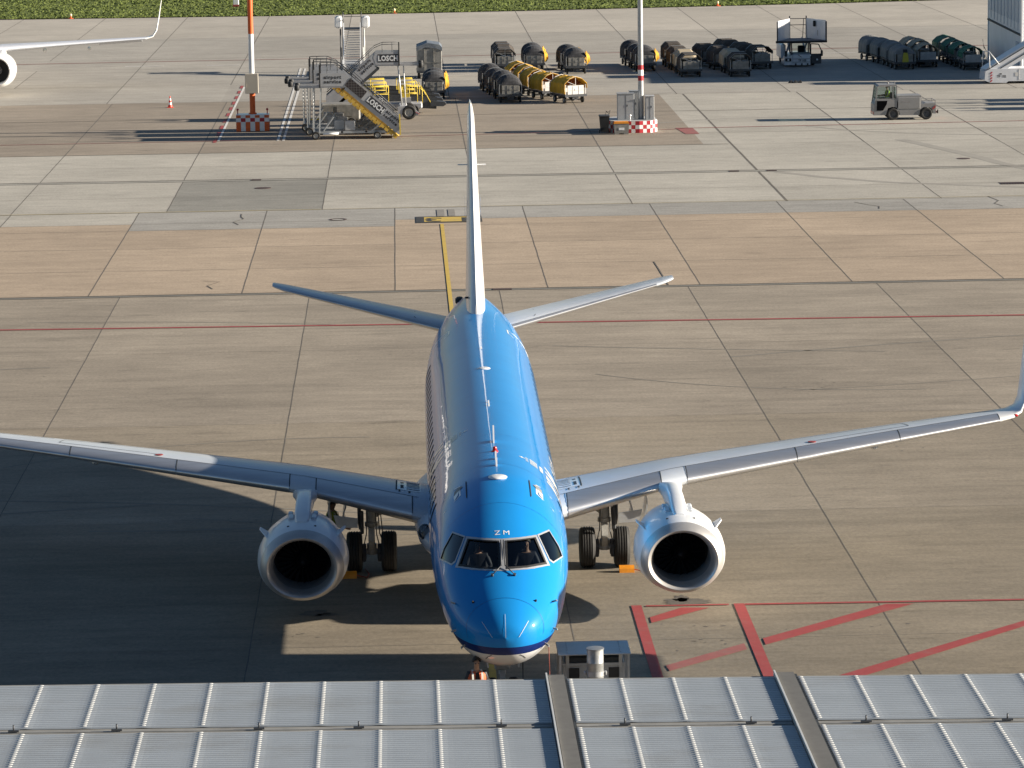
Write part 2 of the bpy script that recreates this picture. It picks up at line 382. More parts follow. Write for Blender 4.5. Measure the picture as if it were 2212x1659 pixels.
fline('radome_seam', M['panelblue'], [(0.50+0.10*math.cos(t), t) for t in [i*0.13-1.8 for i in range(28)]], 0.012, 0.003, n=2)
for y in (3.55, 6.4, 9.9, 14.4, 19.2, 24.6): fline('skin_joint', M['panelblue'], [(y, -2.0+0.125*i) for i in range(33)], 0.014, 0.003, n=1)
for y, t in ((0.734,0.767),(0.734,-0.767)):
    b = MB(); b.tube(fus(y, t, -0.01), fus(y, t, 0.045), 0.035, 0.012); b.build('ice_probe', M['black'], AIR)
def probe(y, t, l=0.13, m='gear'):
    b = MB(); a = fus(y, t, 0); c = fus(y, t, 0.09); b.bar(a, c, 0.015, 0.04); b.tube(c, c+Vector((0,-l,0)), 0.014, 0.008); b.tube(c, c+Vector((0,0.03,0)), 0.02, 0.014); b.build('air_data_probe', M[m], AIR)
for s in (-1, 1): probe(1.14, 1.226*s, 0.10); probe(1.0, 1.79*s, 0.10); probe(0.80, 2.09*s, 0.13)
for s in (-1, 1): fline('chin_seam', M['seam'], [(0.50, 2.60*s), (0.33, 2.57*s), (0.22, 2.60*s)], 0.016, 0.003)
# writing on the nose: ZM
def fus_text(txt, y0, t0, size, heading, m, sx=1.0, bold=0.0, off=0.005, name='lettering', du=0.12, space=1.0):
    """heading 'front': read from the nose; 'port' / 'starboard': read from the side"""
    vs, fs = text_mesh(txt, size, bold, sx, space); bm = bmesh.new()
    bv = [bm.verts.new((x, y, 0)) for x, y in vs]
    for f in fs:
        try: bm.faces.new([bv[i] for i in f])
        except ValueError: pass
    if size > 0.2:
        y = min(v[1] for v in vs)
        while y < max(v[1] for v in vs):
            y += du; bmesh.ops.bisect_plane(bm, geom=bm.verts[:]+bm.edges[:]+bm.faces[:], plane_co=(0, y, 0), plane_no=(0, 1, 0))
    mb = MB(); P = []
    for v in bm.verts:
        x, y = v.co.x, v.co.y
        if heading == 'front': yy, tt = y0+y*1.05, t0+x/1.45
        elif heading == 'port': yy, tt = y0+x, t0-y/1.6
        else: yy, tt = y0-x, -(t0-y/1.6)
        P.append(fus(yy, tt, off))
    bm.verts.index_update(); mb.add(P, [tuple(v.index for v in f.verts) for f in bm.faces]); bm.free()
    return mb.build(name, m, AIR)
fus_text('ZM', 2.235, 0.008, 0.135, 'front', M['decalwhite'], 1.12, 0.0, space=1.5)
def crown(y0, t0, s, side):
    """small row of dots, slanted bars and a cross above a base bar"""
    mb = MB()
    def q(u, v, w, h):
        P = []; n = 3
        for j in range(n+1):
            for x in (u-w/2, u+w/2): P.append((x, v-h/2+h*j/n))
        mp = [fus(y0+(x if side > 0 else -x)*s, side*(t0-y*s/1.6), 0.005) for x, y in P]
        mb.add(mp, [(2*j, 2*j+1, 2*j+3, 2*j+2) for j in range(n)])
    q(0, 0, 0.95, 0.16)
    for i in range(5): q(-0.4+0.2*i, 0.36, 0.10, 0.34)
    for i in range(4): q(-0.3+0.2*i, 0.66, 0.07, 0.12)
    q(0, 0.86, 0.07, 0.26); q(0, 0.88, 0.22, 0.07)
    return mb.build('crown_emblem', M['decalwhite'], AIR)
crown(7.7, 0.745, 0.62, 1); crown(11.1, 0.76, 0.62, -1)
fus_text('KLM', 7.75, 1.30, 0.72, 'port', M['decalwhite'], 0.95, 0.035)
fus_text('cityhopper', 10.6, 1.27, 0.46, 'port', M['decalwhite'], 0.82, 0.004)
fus_text('KLM', 11.1, 1.30, 0.72, 'starboard', M['decalwhite'], 0.95, 0.035)
fus_text('cityhopper', 8.2, 1.27, 0.46, 'starboard', M['decalwhite'], 0.82, 0.004)
# crown antennas
def blade(y, l, h, name='blade_antenna'):
    b = MB(); z = prof(y)[0]
    b.prism([(y-l/2, z-0.02), (y+l/2, z-0.02), (y+l*0.5, z+h), (y+l*0.15, z+h)], -0.018, 0.018, 'YZ'); b.build(name, M['decalwhite'], AIR)
blade(6.19, 0.22, 0.17); blade(6.87, 0.22, 0.17); blade(8.93, 0.35, 0.36); blade(13.69, 0.18, 0.05); blade(14.12, 0.18, 0.05); blade(22.6, 0.16, 0.04)
for y, sx in ((5.15, 1), (19.35, 0.8)):
    b = MB(); b.sphere((0, y, prof(y)[0]-0.01), 0.21*sx, 20, (1, 1.2, 0.24)); b.build('dome_antenna', M['decalwhite'], AIR)
b = MB(); z = prof(7.76)[0]; b.lathe([(0.08, z-0.02), (0.08, z+0.02), (0.0, z+0.02)], (0, 7.76, 0), 'Z', 16); b.lathe([(0.05, z+0.02), (0.05, z+0.08), (0.035, z+0.11), (0, z+0.12)], (0, 7.76, 0), 'Z', 16)
b.build('beacon_light', M['red'], AIR)
# cabin windows and doors
M['winpane'] = mat('cabin_window_dark', (0.006,0.006,0.007), 1.0, var=0.1, spec=0.0)
for s in (-1, 1):
    for k in range(26):
        y = 6.35+k*0.79
        if y > 26: break
        c = [(y+0.105*math.copysign(abs(math.cos(a))**0.6, math.cos(a)), s*(1.22-0.14*math.copysign(abs(math.sin(a))**0.6, math.sin(a)))) for a in [i*math.pi/10 for i in range(20)]]
        fus_patch('cabin_window', M['winpane'], c, (), 0.006, AIR, du=0.1, dv=0.1)
    for yc, w in ((5.03, 0.42), (27.2, 0.38)):
        D = [(yc-w+0.08,0.58),(yc+w-0.08,0.58),(yc+w,0.66),(yc+w,1.82),(yc+w-0.08,1.9),(yc-w+0.08,1.9),(yc-w,1.82),(yc-w,0.66)]
        D = [(y, t*s) for y, t in D]
        if s < 0: D = D[::-1]
        fus_patch('door_outline', M['decalwhite'], dens(D, 5), [dens(scalep(D, 0.955), 5)], 0.005, AIR)
    fus_patch('door_marking', M['decalwhite'], dens([(4.78,0.63*s),(5.05,0.60*s),(4.92,0.70*s),(4.62,0.70*s)]), (), 0.012, AIR)
    fus_patch('door_marking', M['barrel'], dens([(5.05,0.60*s),(5.20,0.53*s),(5.32,0.60*s),(5.22,0.68*s),(4.92,0.70*s)]), (), 0.012, AIR, 'grey panel above the door')
    fline('rain_gutter', M['seam'], [(5.42,0.474*s),(4.28,0.49*s)], 0.025, 0.012)

# ---- wings
def foil(t, n=16):
    yt = lambda x: 5*t*(0.2969*math.sqrt(x)-0.126*x-0.3516*x*x+0.2843*x**3-0.1036*x**4)
    cb = lambda x: 0.018*math.sin(math.pi*x)
    xs = [0.5*(1-math.cos(math.pi*i/n)) for i in range(n+1)]
    return [(x, cb(x)+yt(x)) for x in xs[::-1]]+[(x, cb(x)-yt(x)) for x in xs[1:]]
WS = [ # X, Yle, Zle, chord, thickness, twist(deg), cant(deg)
(1.30,13.80,2.02,5.55,0.140,2.2,0),(1.84,14.10,2.10,5.15,0.138,2.2,0),(4.60,15.40,2.54,3.85,0.125,1.6,0),(7.85,16.92,2.79,3.05,0.118,1.0,0),
(10.65,18.22,3.01,2.35,0.114,0.5,0),(13.45,19.53,3.22,1.60,0.11,0.0,3),(13.85,19.78,3.27,1.42,0.11,0,14),(14.08,20.0,3.36,1.28,0.105,0,38),(14.2,20.25,3.56,1.16,0.10,0,62),(14.28,20.55,3.95,1.02,0.095,0,79),(14.45,21.25,5.05,0.60,0.09,0,82),(14.47,21.42,5.12,0.35,0.07,0,82)]
def wsec(X):
    for a, b in zip(WS[:-1], WS[1:]):
        if a[0] <= X <= b[0]: t = (X-a[0])/(b[0]-a[0]); return [p+(q-p)*t for p, q in zip(a, b)]
    return list(WS[-1])
def wpt(sec, xc, zc, s):
    X, Y, Z, c, t, tw, ca = sec; tw = R(tw); ca = R(ca)
    y = Y+xc*c*math.cos(tw)+zc*c*math.sin(tw); h = zc*c*math.cos(tw)-xc*c*math.sin(tw)
    return Vector((s*(X-h*math.sin(ca)), y, Z+h*math.cos(ca)))
def wtop(X, f, off=0.0, s=1):
    sec = wsec(X); t = sec[4]
    yt = 5*t*(0.2969*math.sqrt(f)-0.126*f-0.3516*f*f+0.2843*f**3-0.1036*f**4)+0.018*math.sin(math.pi*f)
    return wpt(sec, f, yt+off/sec[3], s)
def ring(sec, s, pts): return [wpt(sec, x, z, s) for x, z in pts]
M['winglet'] = M['white']
def wstrip(name, m, pts, w, off, s, parent):
    P = []
    for a, c in zip(pts[:-1], pts[1:]):
        for k in range(6): P.append((a[0]+(c[0]-a[0])*k/6, a[1]+(c[1]-a[1])*k/6))
    P.append(pts[-1]); Q = [wtop(x, f, off, s) for x, f in P]; vs = []
    for i, q in enumerate(Q):
        d = (Q[min(i+1, len(Q)-1)]-Q[max(i-1, 0)]).normalized(); k = d.cross(Vector((0,0,1))).normalized()*w/2; vs += [q-k, q+k]
    return (vs, [(2*i, 2*i+1, 2*i+3, 2*i+2) for i in range(len(Q)-1)])
def build_wing(s):
    Xs = [w[0] for w in WS if w[0] < 13.5]; xs = []
    for a, b in zip(Xs[:-1], Xs[1:]):
        n = max(1, int((b-a)/0.5)); xs += [a+(b-a)*k/n for k in range(n)]
    xs.append(Xs[-1])
    rings = [ring(wsec(x), s, foil(wsec(x)[4])) for x in xs]
    w = MB().loft(rings).build('wing', M['wing'], AIR)
    wl = [ring(q, s, foil(q[4])) for q in WS if q[0] > 13.4]
    MB().loft(wl).build('winglet', M['winglet'], w)
    # slats: skins over the leading edge
    def fr(X): return 0.15+(X-1.8)/11.6*0.10
    def slat(x0, x1):
        rs = []; n = 8
        for k in range(n+1):
            X = x0+(x1-x0)*k/n; sec = wsec(X); t = sec[4]; F = foil(t, 40); f1 = fr(X)
            up = [p for p in F[:41] if p[0] <= f1]; lo = [p for p in F[41:] if p[0] <= 0.07]
            cnt = 12; A = up+lo
            # resample to a fixed count
            idx = [i*(len(A)-1)/(cnt-1) for i in range(cnt)]; B = []
            for q in idx: i = int(q); g = q-i; j = min(i+1, len(A)-1); B.append((A[i][0]*(1-g)+A[j][0]*g, A[i][1]*(1-g)+A[j][1]*g))
            B[0] = (f1, 5*t*(0.2969*math.sqrt(f1)-0.126*f1-0.3516*f1*f1+0.2843*f1**3-0.1036*f1**4)+0.018*math.sin(math.pi*f1))
            o = 0.008/sec[3]; O = []; I = []
            for i, p in enumerate(B):
                a = B[max(i-1,0)]; c = B[min(i+1,cnt-1)]; dx, dz = c[0]-a[0], c[1]-a[1]; l = math.hypot(dx, dz) or 1
                nx, nz = dz/l, -dx/l
                if nz*p[1] < 0 and abs(p[1]) > 0.01: nx, nz = -nx, -nz
                if nx > 0.3: nx, nz = -nx, -nz
                O.append((p[0]+nx*o, p[1]+nz*o)); I.append(p)
            rs.append(ring(sec, s, O+I[::-1]))
        MB().loft(rs).build('slat', M['slat'], w)
    segs = [(1.92,4.28),(4.97,7.84),(7.87,10.63),(10.66,13.42)]
    for a, c in segs: slat(a, c)
    ln = MB()
    for a, c in segs:
        for X in (a-0.012, c+0.012): ln.add(*wstrip('', None, [(X, 0.004), (X, fr(X))], 0.026, 0.011, s, w))
    ln.add(*wstrip('', None, [(1.75, fr(1.75)), (4.6, fr(4.6)), (7.85, fr(7.85)), (13.42, fr(13.42))], 0.024, 0.010, s, w))
    ln.build('slat_gap', M['seam'], w)
    ln = MB()
    for pts in ([(2.0,0.62),(5.1,0.68)], [(5.1,0.68),(5.1,0.86)], [(5.1,0.70),(10.9,0.66)], [(10.9,0.66),(11.0,0.36)], [(11.0,0.36),(8.3,0.33)], [(11.2,0.7),(13.3,0.7)]): ln.add(*wstrip('', None, pts, 0.022, 0.005, s, w))
    ln.build('panel_line', M['seam'], w)
    # over-wing walkway marking at the root
    def quad(mb, x0, x1, f0, f1, off):
        n = 4; P = [wtop(x0+(x1-x0)*i/n, f0+(f1-f0)*j/n, off, s) for j in range(n+1) for i in range(n+1)]
        mb.add(P, [(j*(n+1)+i, j*(n+1)+i+1, (j+1)*(n+1)+i+1, (j+1)*(n+1)+i) for j in range(n) for i in range(n)])
    a = MB(); quad(a, 1.7, 2.28, 0.235, 0.52, 0.006); a.build('walkway_marking', M['decalwhite'], w)
    a = MB()
    for k in range(6): quad(a, 1.72, 2.05, 0.26+k*0.045, 0.282+k*0.045, 0.010)
    a.build('walkway_stripe', mat('walkway_grey', (0.28,0.29,0.30), 0.6), w)
    a = MB(); quad(a, 2.28, 2.32, 0.22, 0.54, 0.010); quad(a, 2.12, 2.2, 0.27, 0.36, 0.010); quad(a, 2.12, 2.2, 0.42, 0.46, 0.010)
    for X in (1.95, 2.2): quad(a, X, X+0.05, 0.195, 0.225, 0.010)
    a.build('walkway_marking', M['seam'], w, 'black border of the walkway marking')
    # flap track fairings
    for X, l in ((3.6,2.6),(6.6,2.2),(9.6,1.8)):
        sec = wsec(X); c = sec[3]; f = MB(); rr = []
        for k in range(11):
            t = k/10; r = 0.17*math.sin(math.pi*min(1, t*1.02))**0.7+0.004; y = sec[1]+c*0.80+(t-0.5)*l; z = sec[2]-0.05*c-0.02-0.10*t
            rr.append([Vector((s*X+r*0.7*math.cos(a), y, z+r*math.sin(a))) for a in [2*math.pi*i/10 for i in range(10)]])
        f.loft(rr).build('flap_track_fairing', M['wing'], w)
    # wing tip light, fuel cap
    b = MB(); p = wpt(wsec(13.9), 0.03, 0, s); b.sphere(p, 0.055, 12, (1.3, 1.2, 0.7)); b.build('tip_light', M['red'] if s > 0 else mat('green_lens', (0.02,0.25,0.08), 0.2), w)
    b = MB(); p = wtop(8.35, 0.30, 0.004, s); b.lathe([(0.11,0.0),(0.10,0.012),(0,0.014)], p, 'Z', 14); b.build('fuel_cap', mat('cap_red', (0.25,0.04,0.04), 0.6), w)
    for X, dz in ((10.0,-0.24),):
        b = MB(); sec = wsec(X); b.sphere((s*X, sec[1]+0.55, sec[2]-0.13), 0.12, 10, (1, 2.2, 0.8)); b.build('access_blister', M['wing'], w)
    return w
WR = build_wing(1); WL = build_wing(-1)
# wing to body fairing
rr = []
for y, w, top, bot in ((11.3,0.9,1.75,1.62),(11.8,1.35,1.95,1.42),(12.6,1.62,2.15,1.27),(13.6,1.78,2.33,1.2),(15,1.88,2.5,1.17),(17,1.9,2.5,1.16),(19,1.86,2.35,1.18),(20.5,1.68,2.15,1.28),(21.8,1.3,1.95,1.44),(22.6,0.8,1.75,1.58)):
    rr.append([Vector((w*math.copysign(abs(math.cos(a))**0.75, math.cos(a)), y, (top+bot)/2+(top-bot)/2*math.copysign(abs(math.sin(a))**0.75, math.sin(a)))) for a in [2*math.pi*i/28 for i in range(28)]])
WF = MB().loft(rr).build('wing_root_fairing', M['wing'], AIR)
for s in (-1, 1):
    b = MB(); b.sphere((1.62*s, 12.95, 1.95), 0.2, 16, (0.8, 0.9, 1)); b.build('landing_light', glass_mat('lens_glass', (0.5,0.5,0.5)) if s < 0 else bpy.data.materials['lens_glass'], WF)
# ---- tail
def tsec(LE, c, t, up, n=14):
    F = [(x, y-0.018*math.sin(math.pi*x)) for x, y in foil(t, n)]
    return [Vector(LE)+Vector((0, 1, 0))*(x*c)+Vector(up)*(y*c) for x, y in F]
for s in (-1, 1):
    secs = []
    for t in (0, 0.25, 0.5, 0.75, 0.93, 0.985, 1.0):
        X = 0.55+(6.04-0.55)*t; ch = 3.2+(1.25-3.2)*t; le = 31.55+(34.35-31.55)*t
        if t > 0.95: k = (t-0.93)/0.07; le += 0.32*k*k; ch -= 0.45*k*k
        secs.append(tsec((s*X, le, 4.0+(5.05-4.0)*(X-0.7)/5.34), ch, 0.10, (0,0,1)))
    st = MB().loft(secs).build('stabilizer', M['wing'], AIR)
    le = []
    for t in (0.05, 0.3, 0.6, 0.9):
        X = 0.55+5.49*t; ch = 3.2-1.95*t; L0 = 31.55+2.8*t; z0 = 4.0+1.05*(X-0.7)/5.34; F = foil(0.10, 30)
        A = [p for p in F if p[0] < 0.06]; A = [(x, y-0.018*math.sin(math.pi*x)) for x, y in A]
        le.append([Vector((s*X, L0+x*ch*0.98-0.006, z0+y*ch*1.03)) for x, y in A])
    MB().loft(le).build('leading_edge', M['slat'], st)
    P = []
    b = MB()
    for X, f0, f1 in ((1.75, 0.12, 0.62),):
        t = (X-0.55)/5.49; ch = 3.2-1.95*t; L0 = 31.55+2.8*t; z0 = 4.0+1.05*(X-0.7)/5.34
        yt = lambda x: 5*0.10*(0.2969*math.sqrt(x)-0.126*x-0.3516*x*x+0.2843*x**3-0.1036*x**4)
        for k in range(8):
            f = f0+(f1-f0)*k/7; dx = 0.12*math.sin(k/7*3.1); z = z0+yt(f)*ch+0.006
            P += [Vector((s*(X+dx-0.012), L0+f*ch, z)), Vector((s*(X+dx+0.012), L0+f*ch, z+0.002))]
        b.add(P, [(2*i, 2*i+1, 2*i+3, 2*i+2) for i in range(7)])
    b.build('panel_line', M['seam'], st)
fs_ = []
for z, le, ch, th in ((4.62,28.3,7.6,0.070),(4.95,29.25,6.6,0.085),(5.3,29.85,5.85,0.094),(5.9,30.35,5.25,0.094),(7.4,31.5,4.15,0.092),(9.0,32.72,3.1,0.092),(10.1,33.55,2.4,0.088),(10.38,33.9,2.0,0.06),(10.48,34.3,1.5,0.03)):
    fs_.append(tsec((0, le, z), ch, th, (1,0,0)))
M['fin'] = mat('fin_white', (0.78,0.77,0.76), 0.25, var=0.03, coat=0.5)
FN = MB().loft(fs_).build('fin', M['fin'], AIR)
b = MB(); b.bar((-0.42,33.6,8.72), (0.42,33.6,8.72), 0.05, 0.03); b.build('fin_antenna', M['white'], FN)
b = MB(); b.tube((-0.22,30.35,5.2), (-0.30,30.3,5.2), 0.03); b.build('inspection_light', M['black'], FN)
for s in (-1, 1):   # tail titles, seen almost edge on
    b = MB(); vs, fsx = text_mesh('KLM', 0.62, 0.03, 0.95)
    b.add([Vector((s*(0.047*4.6+0.016*(1-abs(x)/3)), 33.5+s*x, 7.15+y)) for x, y in vs], fsx); b.build('lettering', M['decalblue'], FN)
b = MB(); b.tube((0,35.9,4.28), (0,36.45,4.3), 0.14, 0.10, 14); b.build('auxiliary_exhaust', M['barrel'], AIR)
b = MB(); b.bev((-0.42,34.7,4.50), (0.26,0.5,0.20), 0.06); b.build('air_intake', M['black'], AIR)

# ---- engines
def build_engine(s):
    cx, cz = 4.52*s-0.025, 1.50; e = thing('engine', None, None); e.parent = AIR; e.location = (cx, 0, cz); del e
    E = [o for o in AIR.children if o.name.startswith('engine')][-1]
    sq = (0.89, 0.81)
    b = MB(); b.lathe([(0.995,11.32),(1.045,11.55),(1.085,11.95),(1.097,12.4),(1.045,13.1),(0.96,13.7),(0.88,14.2),(0.83,14.45),(0.79,14.45),(0.70,14.2)], (0,0,0), 'Y', 64, sq=sq); nac = b.build('nacelle', M['white'], E)
    b = MB(); b.lathe([(0.993,11.325),(0.965,11.2),(0.92,11.09),(0.87,11.02),(0.835,11.0),(0.795,11.02),(0.755,11.10),(0.715,11.25),(0.69,11.42)], (0,0,0), 'Y', 64, sq=(0.905,0.825)); b.build('inlet_lip', M['lip'], nac)
    b = MB(); b.lathe([(0.69,11.42),(0.685,11.7),(0.695,12.25)], (0,0,0), 'Y', 48, sq=(0.905,0.825)); b.build('inlet_barrel', M['barrel'], nac)
    b = MB(); b.lathe([(0.70,12.28),(0.0,12.30)], (0,0,0), 'Y', 40, sq=(0.92,0.84))
    for k in range(24):
        a = 2*math.pi*k/24; c, d = math.cos(a), math.sin(a); c2, d2 = math.cos(a+0.16), math.sin(a+0.16)
        b.add([(0.20*c,12.12,0.20*d),(0.20*c2,12.2,0.20*d2),(0.62*c2,12.24,0.56*d2),(0.62*c,12.06,0.56*d)], [(0,1,2,3)])
    b.build('fan', M['fan'], E)
    b = MB(); b.lathe([(0.0,11.72),(0.07,11.80),(0.14,11.95),(0.20,12.14)], (0,0,0), 'Y', 24); b.build('spinner', M['fan'], E)
    b = MB(); b.lathe([(0.66,14.2),(0.60,14.8),(0.46,15.35),(0.43,15.35),(0.30,15.2)], (0,0,0), 'Y', 32); b.lathe([(0.30,15.1),(0.24,15.5),(0.0,15.95)], (0,0,0), 'Y', 24); b.build('exhaust_nozzle', M['lip'], E)
    # pylon
    rs = []
    for y, z0, z1, w in ((11.90,0.90,0.98,0.12),(12.03,0.90,1.07,0.165),(12.5,0.88,1.16,0.19),(13.3,0.85,1.24,0.19),(14.2,0.8,1.25,0.195),(14.7,0.65,1.20,0.20),(15.0,0.75,1.16,0.23),(15.3,0.82,1.10,0.30),(15.6,0.80,1.02,0.34),(16.2,0.70,0.95,0.32),(17.0,0.65,0.85,0.22),(18.2,0.75,0.85,0.08)):
        r_ = []
        for i in range(16):
            a = 2*math.pi*i/16; c, d = math.cos(a), math.sin(a); r_.append(Vector((w*math.copysign(abs(c)**0.5, c), y, (z0+z1)/2+(z1-z0)/2*math.copysign(abs(d)**0.5, d))))
        rs.append(r_)
    py = MB().loft(rs).build('pylon', M['white'], E)
    for k in (-1, 1):   # cowl strakes and latches
        a = R(38); c, d = math.cos(a), math.sin(a); P = lambda y, r: (k*r*c, y, r*d*0.92)
        t = Vector((-k*d, 0, c))*0.012; q = [Vector(P(11.75,1.0)), Vector(P(12.6,1.05)), Vector(P(12.5,1.30)), Vector(P(12.25,1.30))]
        MB().add([p-t for p in q]+[p+t for p in q], [(0,1,2,3),(7,6,5,4),(0,4,5,1),(1,5,6,2),(2,6,7,3),(3,7,4,0)]).build('strake', M['white'], nac)
        b = MB(); b.bev((0.27*k,12.5,0.94), (0.13,0.45,0.12), 0.02); b.bev((0.30*k,13.0,0.93), (0.12,0.25,0.12), 0.02); b.build('cowl_hinge', M['wing'], nac)
        b = MB(); b.bev((0.32*k,11.72,0.90), (0.055,0.07,0.03), 0.008); b.build('vent', M['black'], nac)
    return E
for s in (1, -1): build_engine(s)
# ---- landing gear
def wheel(parent, x, y, z, r, w, name='wheel', axis='X', rimm='gear'):
    e = thing(name, None, None, (x, y, z)); e.parent = parent
    g = w/2; pr = [(r*0.55,-g*0.82),(r*0.80,-g),(r*0.93,-g*0.9),(r*0.99,-g*0.62)]
    for u in (-0.5, -0.17, 0.17, 0.5): pr += [(r, g*(u-0.10)), (r*0.965, g*(u-0.04)), (r*0.965, g*(u+0.04)), (r, g*(u+0.10))]
    pr += [(r*0.99,g*0.62),(r*0.93,g*0.9),(r*0.80,g),(r*0.55,g*0.82)]
    MB().lathe(pr, (0,0,0), axis, 28).build('tyre', M['tyre'], e)
    MB().lathe([(r*0.56,-g*0.8),(r*0.5,-g*0.5),(r*0.2,-g*0.45),(r*0.16,-g*0.75),(0,-g*0.75)], (0,0,0), axis, 20).lathe([(r*0.56,g*0.8),(r*0.5,g*0.5),(r*0.2,g*0.45),(r*0.16,g*0.75),(0,g*0.75)], (0,0,0), axis, 20).build('rim', M[rimm], e)
    return e
for s in (1, -1):
    g = thing('main_landing_gear', None, None, (2.97*s, 17.5, 0)); g.parent = AIR
    b = MB(); b.tube((0,0.05,2.3), (0,0,1.28), 0.145, 0.135, 16); b.tube((0,0,1.28), (0,0,1.18), 0.17, 0.17, 16); b.tube((0,0,1.18), (0,0,0.62), 0.085, 0.085, 14)
    b.tube((0,0,0.72), (0,0,0.45), 0.13, 0.13, 14); b.tube((-0.42,0,0.52), (0.42,0,0.52), 0.075, n=12)
    b.tube((0,0,1.42), (-1.05*s,0.1,2.05), 0.065, 0.055, 10); b.tube((0,0,1.42), (-1.05*s,0.1,2.05), 0.10, 0.03, 6)
    b.build('gear_strut', M['gear'], g)
    b = MB(); b.bar((0,-0.16,1.15), (0,-0.34,0.86), 0.16, 0.05); b.bar((0,-0.34,0.86), (0,-0.14,0.60), 0.14, 0.05); b.build('torque_link', M['gear'], g)
    b = MB()
    for dx, y in ((0.10,-0.17),(-0.10,-0.16),(0.16,-0.05),(0.22,-0.08)): b.path([(dx,y,2.1),(dx*1.1,y-0.03,1.5),(dx*1.3,y-0.02,1.0),(dx*2.2,y-0.04,0.62)], 0.016)
    b.path([(0.30*s,-0.05,2.1),(0.30*s,-0.08,1.30),(0.27*s,-0.1,1.12)], 0.05, 8); b.bev((0.24*s,-0.12,1.3), (0.10,0.10,0.6), 0.02); b.build('hydraulic_line', M['darksteel'], g)
    b = MB()
    for dx in (-0.2, 0.2): b.lathe([(0.20,-0.06),(0.20,0.06),(0.05,0.06)], (dx,0,0.52), 'X', 18); b.bev((dx,-0.17,0.40), (0.10,0.10,0.22), 0.02)
    b.build('brake_pack', M['darksteel'], g)
    b = MB(); n = 7   # curved gear door outboard
    for (x0, z0, z1, w, y0, h) in ((0.44,1.22,1.70,0.34,-0.25,0.0),(0.80,1.42,2.02,0.34,-0.45,0.0)):
        rs = []
        for i in range(n):
            a = -0.7+1.5*i/(n-1); X = s*(x0+0.24*math.sin(a)*0.9+0.12); Z = z0+(z1-z0)*i/(n-1)
            X = s*(x0+0.12+0.13*math.cos(a*1.3)); rs.append([Vector((X,y0,Z)), Vector((X+s*0.04,y0,Z)), Vector((X+s*0.04,y0+0.75,Z+0.06)), Vector((X,y0+0.75,Z+0.06))])
        b.loft(rs, smooth=False)
    b.add([(0.34*s,-0.42,1.22),(0.86*s,-0.42,1.24),(0.95*s,-0.40,1.55),(0.34*s,-0.40,1.46)]+[(0.34*s,-0.38,1.22),(0.86*s,-0.38,1.24),(0.95*s,-0.36,1.55),(0.34*s,-0.36,1.46)], [(0,1,2,3),(7,6,5,4),(0,4,5,1),(1,5,6,2),(2,6,7,3),(3,7,4,0)])
    b.build('gear_door', M['belly'], g)
    for dx in (-0.44, 0.44): wheel(g, dx, 0, 0.52, 0.52, 0.40)
g = thing('nose_landing_gear', None, None, (0, 3.7, 0)); g.parent = AIR
b = MB(); b.tube((0,0.1,1.6), (0,0,0.7), 0.09, 0.08, 14); b.tube((0,0,0.7), (0,0,0.3), 0.055, n=12); b.tube((-0.25,0,0.3), (0.25,0,0.3), 0.05, n=10); b.tube((0,0,1.0), (0,0.9,1.5), 0.045); b.bev((0,-0.1,0.92), (0.34,0.14,0.20), 0.03)
b.bar((0,-0.14,0.8), (0,-0.26,0.6), 0.12, 0.04); b.bar((0,-0.26,0.6), (0,-0.1,0.42), 0.12, 0.04); b.build('gear_strut', M['gear'], g)
for dx, z, r in ((-0.30,1.12,0.125),(0.02,1.08,0.115),(0.28,1.10,0.09)):
    b = MB(); b.lathe([(0,-0.13),(r*0.9,-0.13),(r,-0.16),(r*1.05,-0.14),(r*0.9,-0.02),(r*0.4,0.06),(0,0.07)], (dx,-0.08,z), 'Y', 20); b.bar((dx,0,z), (0,0.02,1.0), 0.04, 0.04); b.build('taxi_light', mat('lamp_chrome', (0.6,0.6,0.6), 0.15, metal=0.9, var=0.02) if dx < -0.2 else bpy.data.materials['lamp_chrome'], g)
for dx in (-0.24, 0.24): wheel(g, dx, 0, 0.31, 0.31, 0.20)
b = MB(); b.path([(0.44,-0.1,1.45),(0.445,-0.12,0.8),(0.44,-0.12,0.02)], 0.012); b.build('headset_cable', M['black'], g)
b = MB(); p = fus(0.80, 2.09, 0.09)+Vector((0,-0.13,0)); b.path([p, p+Vector((0.01,0,-0.5)), p+Vector((0,0.01,-1.2))], 0.009); b.build('warning_streamer', mat('streamer_red', (0.30,0.07,0.05), 0.8), AIR)
for s in (-1, 1):
    b = MB(); b.box((0.36*s,3.3,1.30), (0.03,1.5,0.36), ry=0.2*s); b.build('nose_gear_door', M['belly'], AIR)

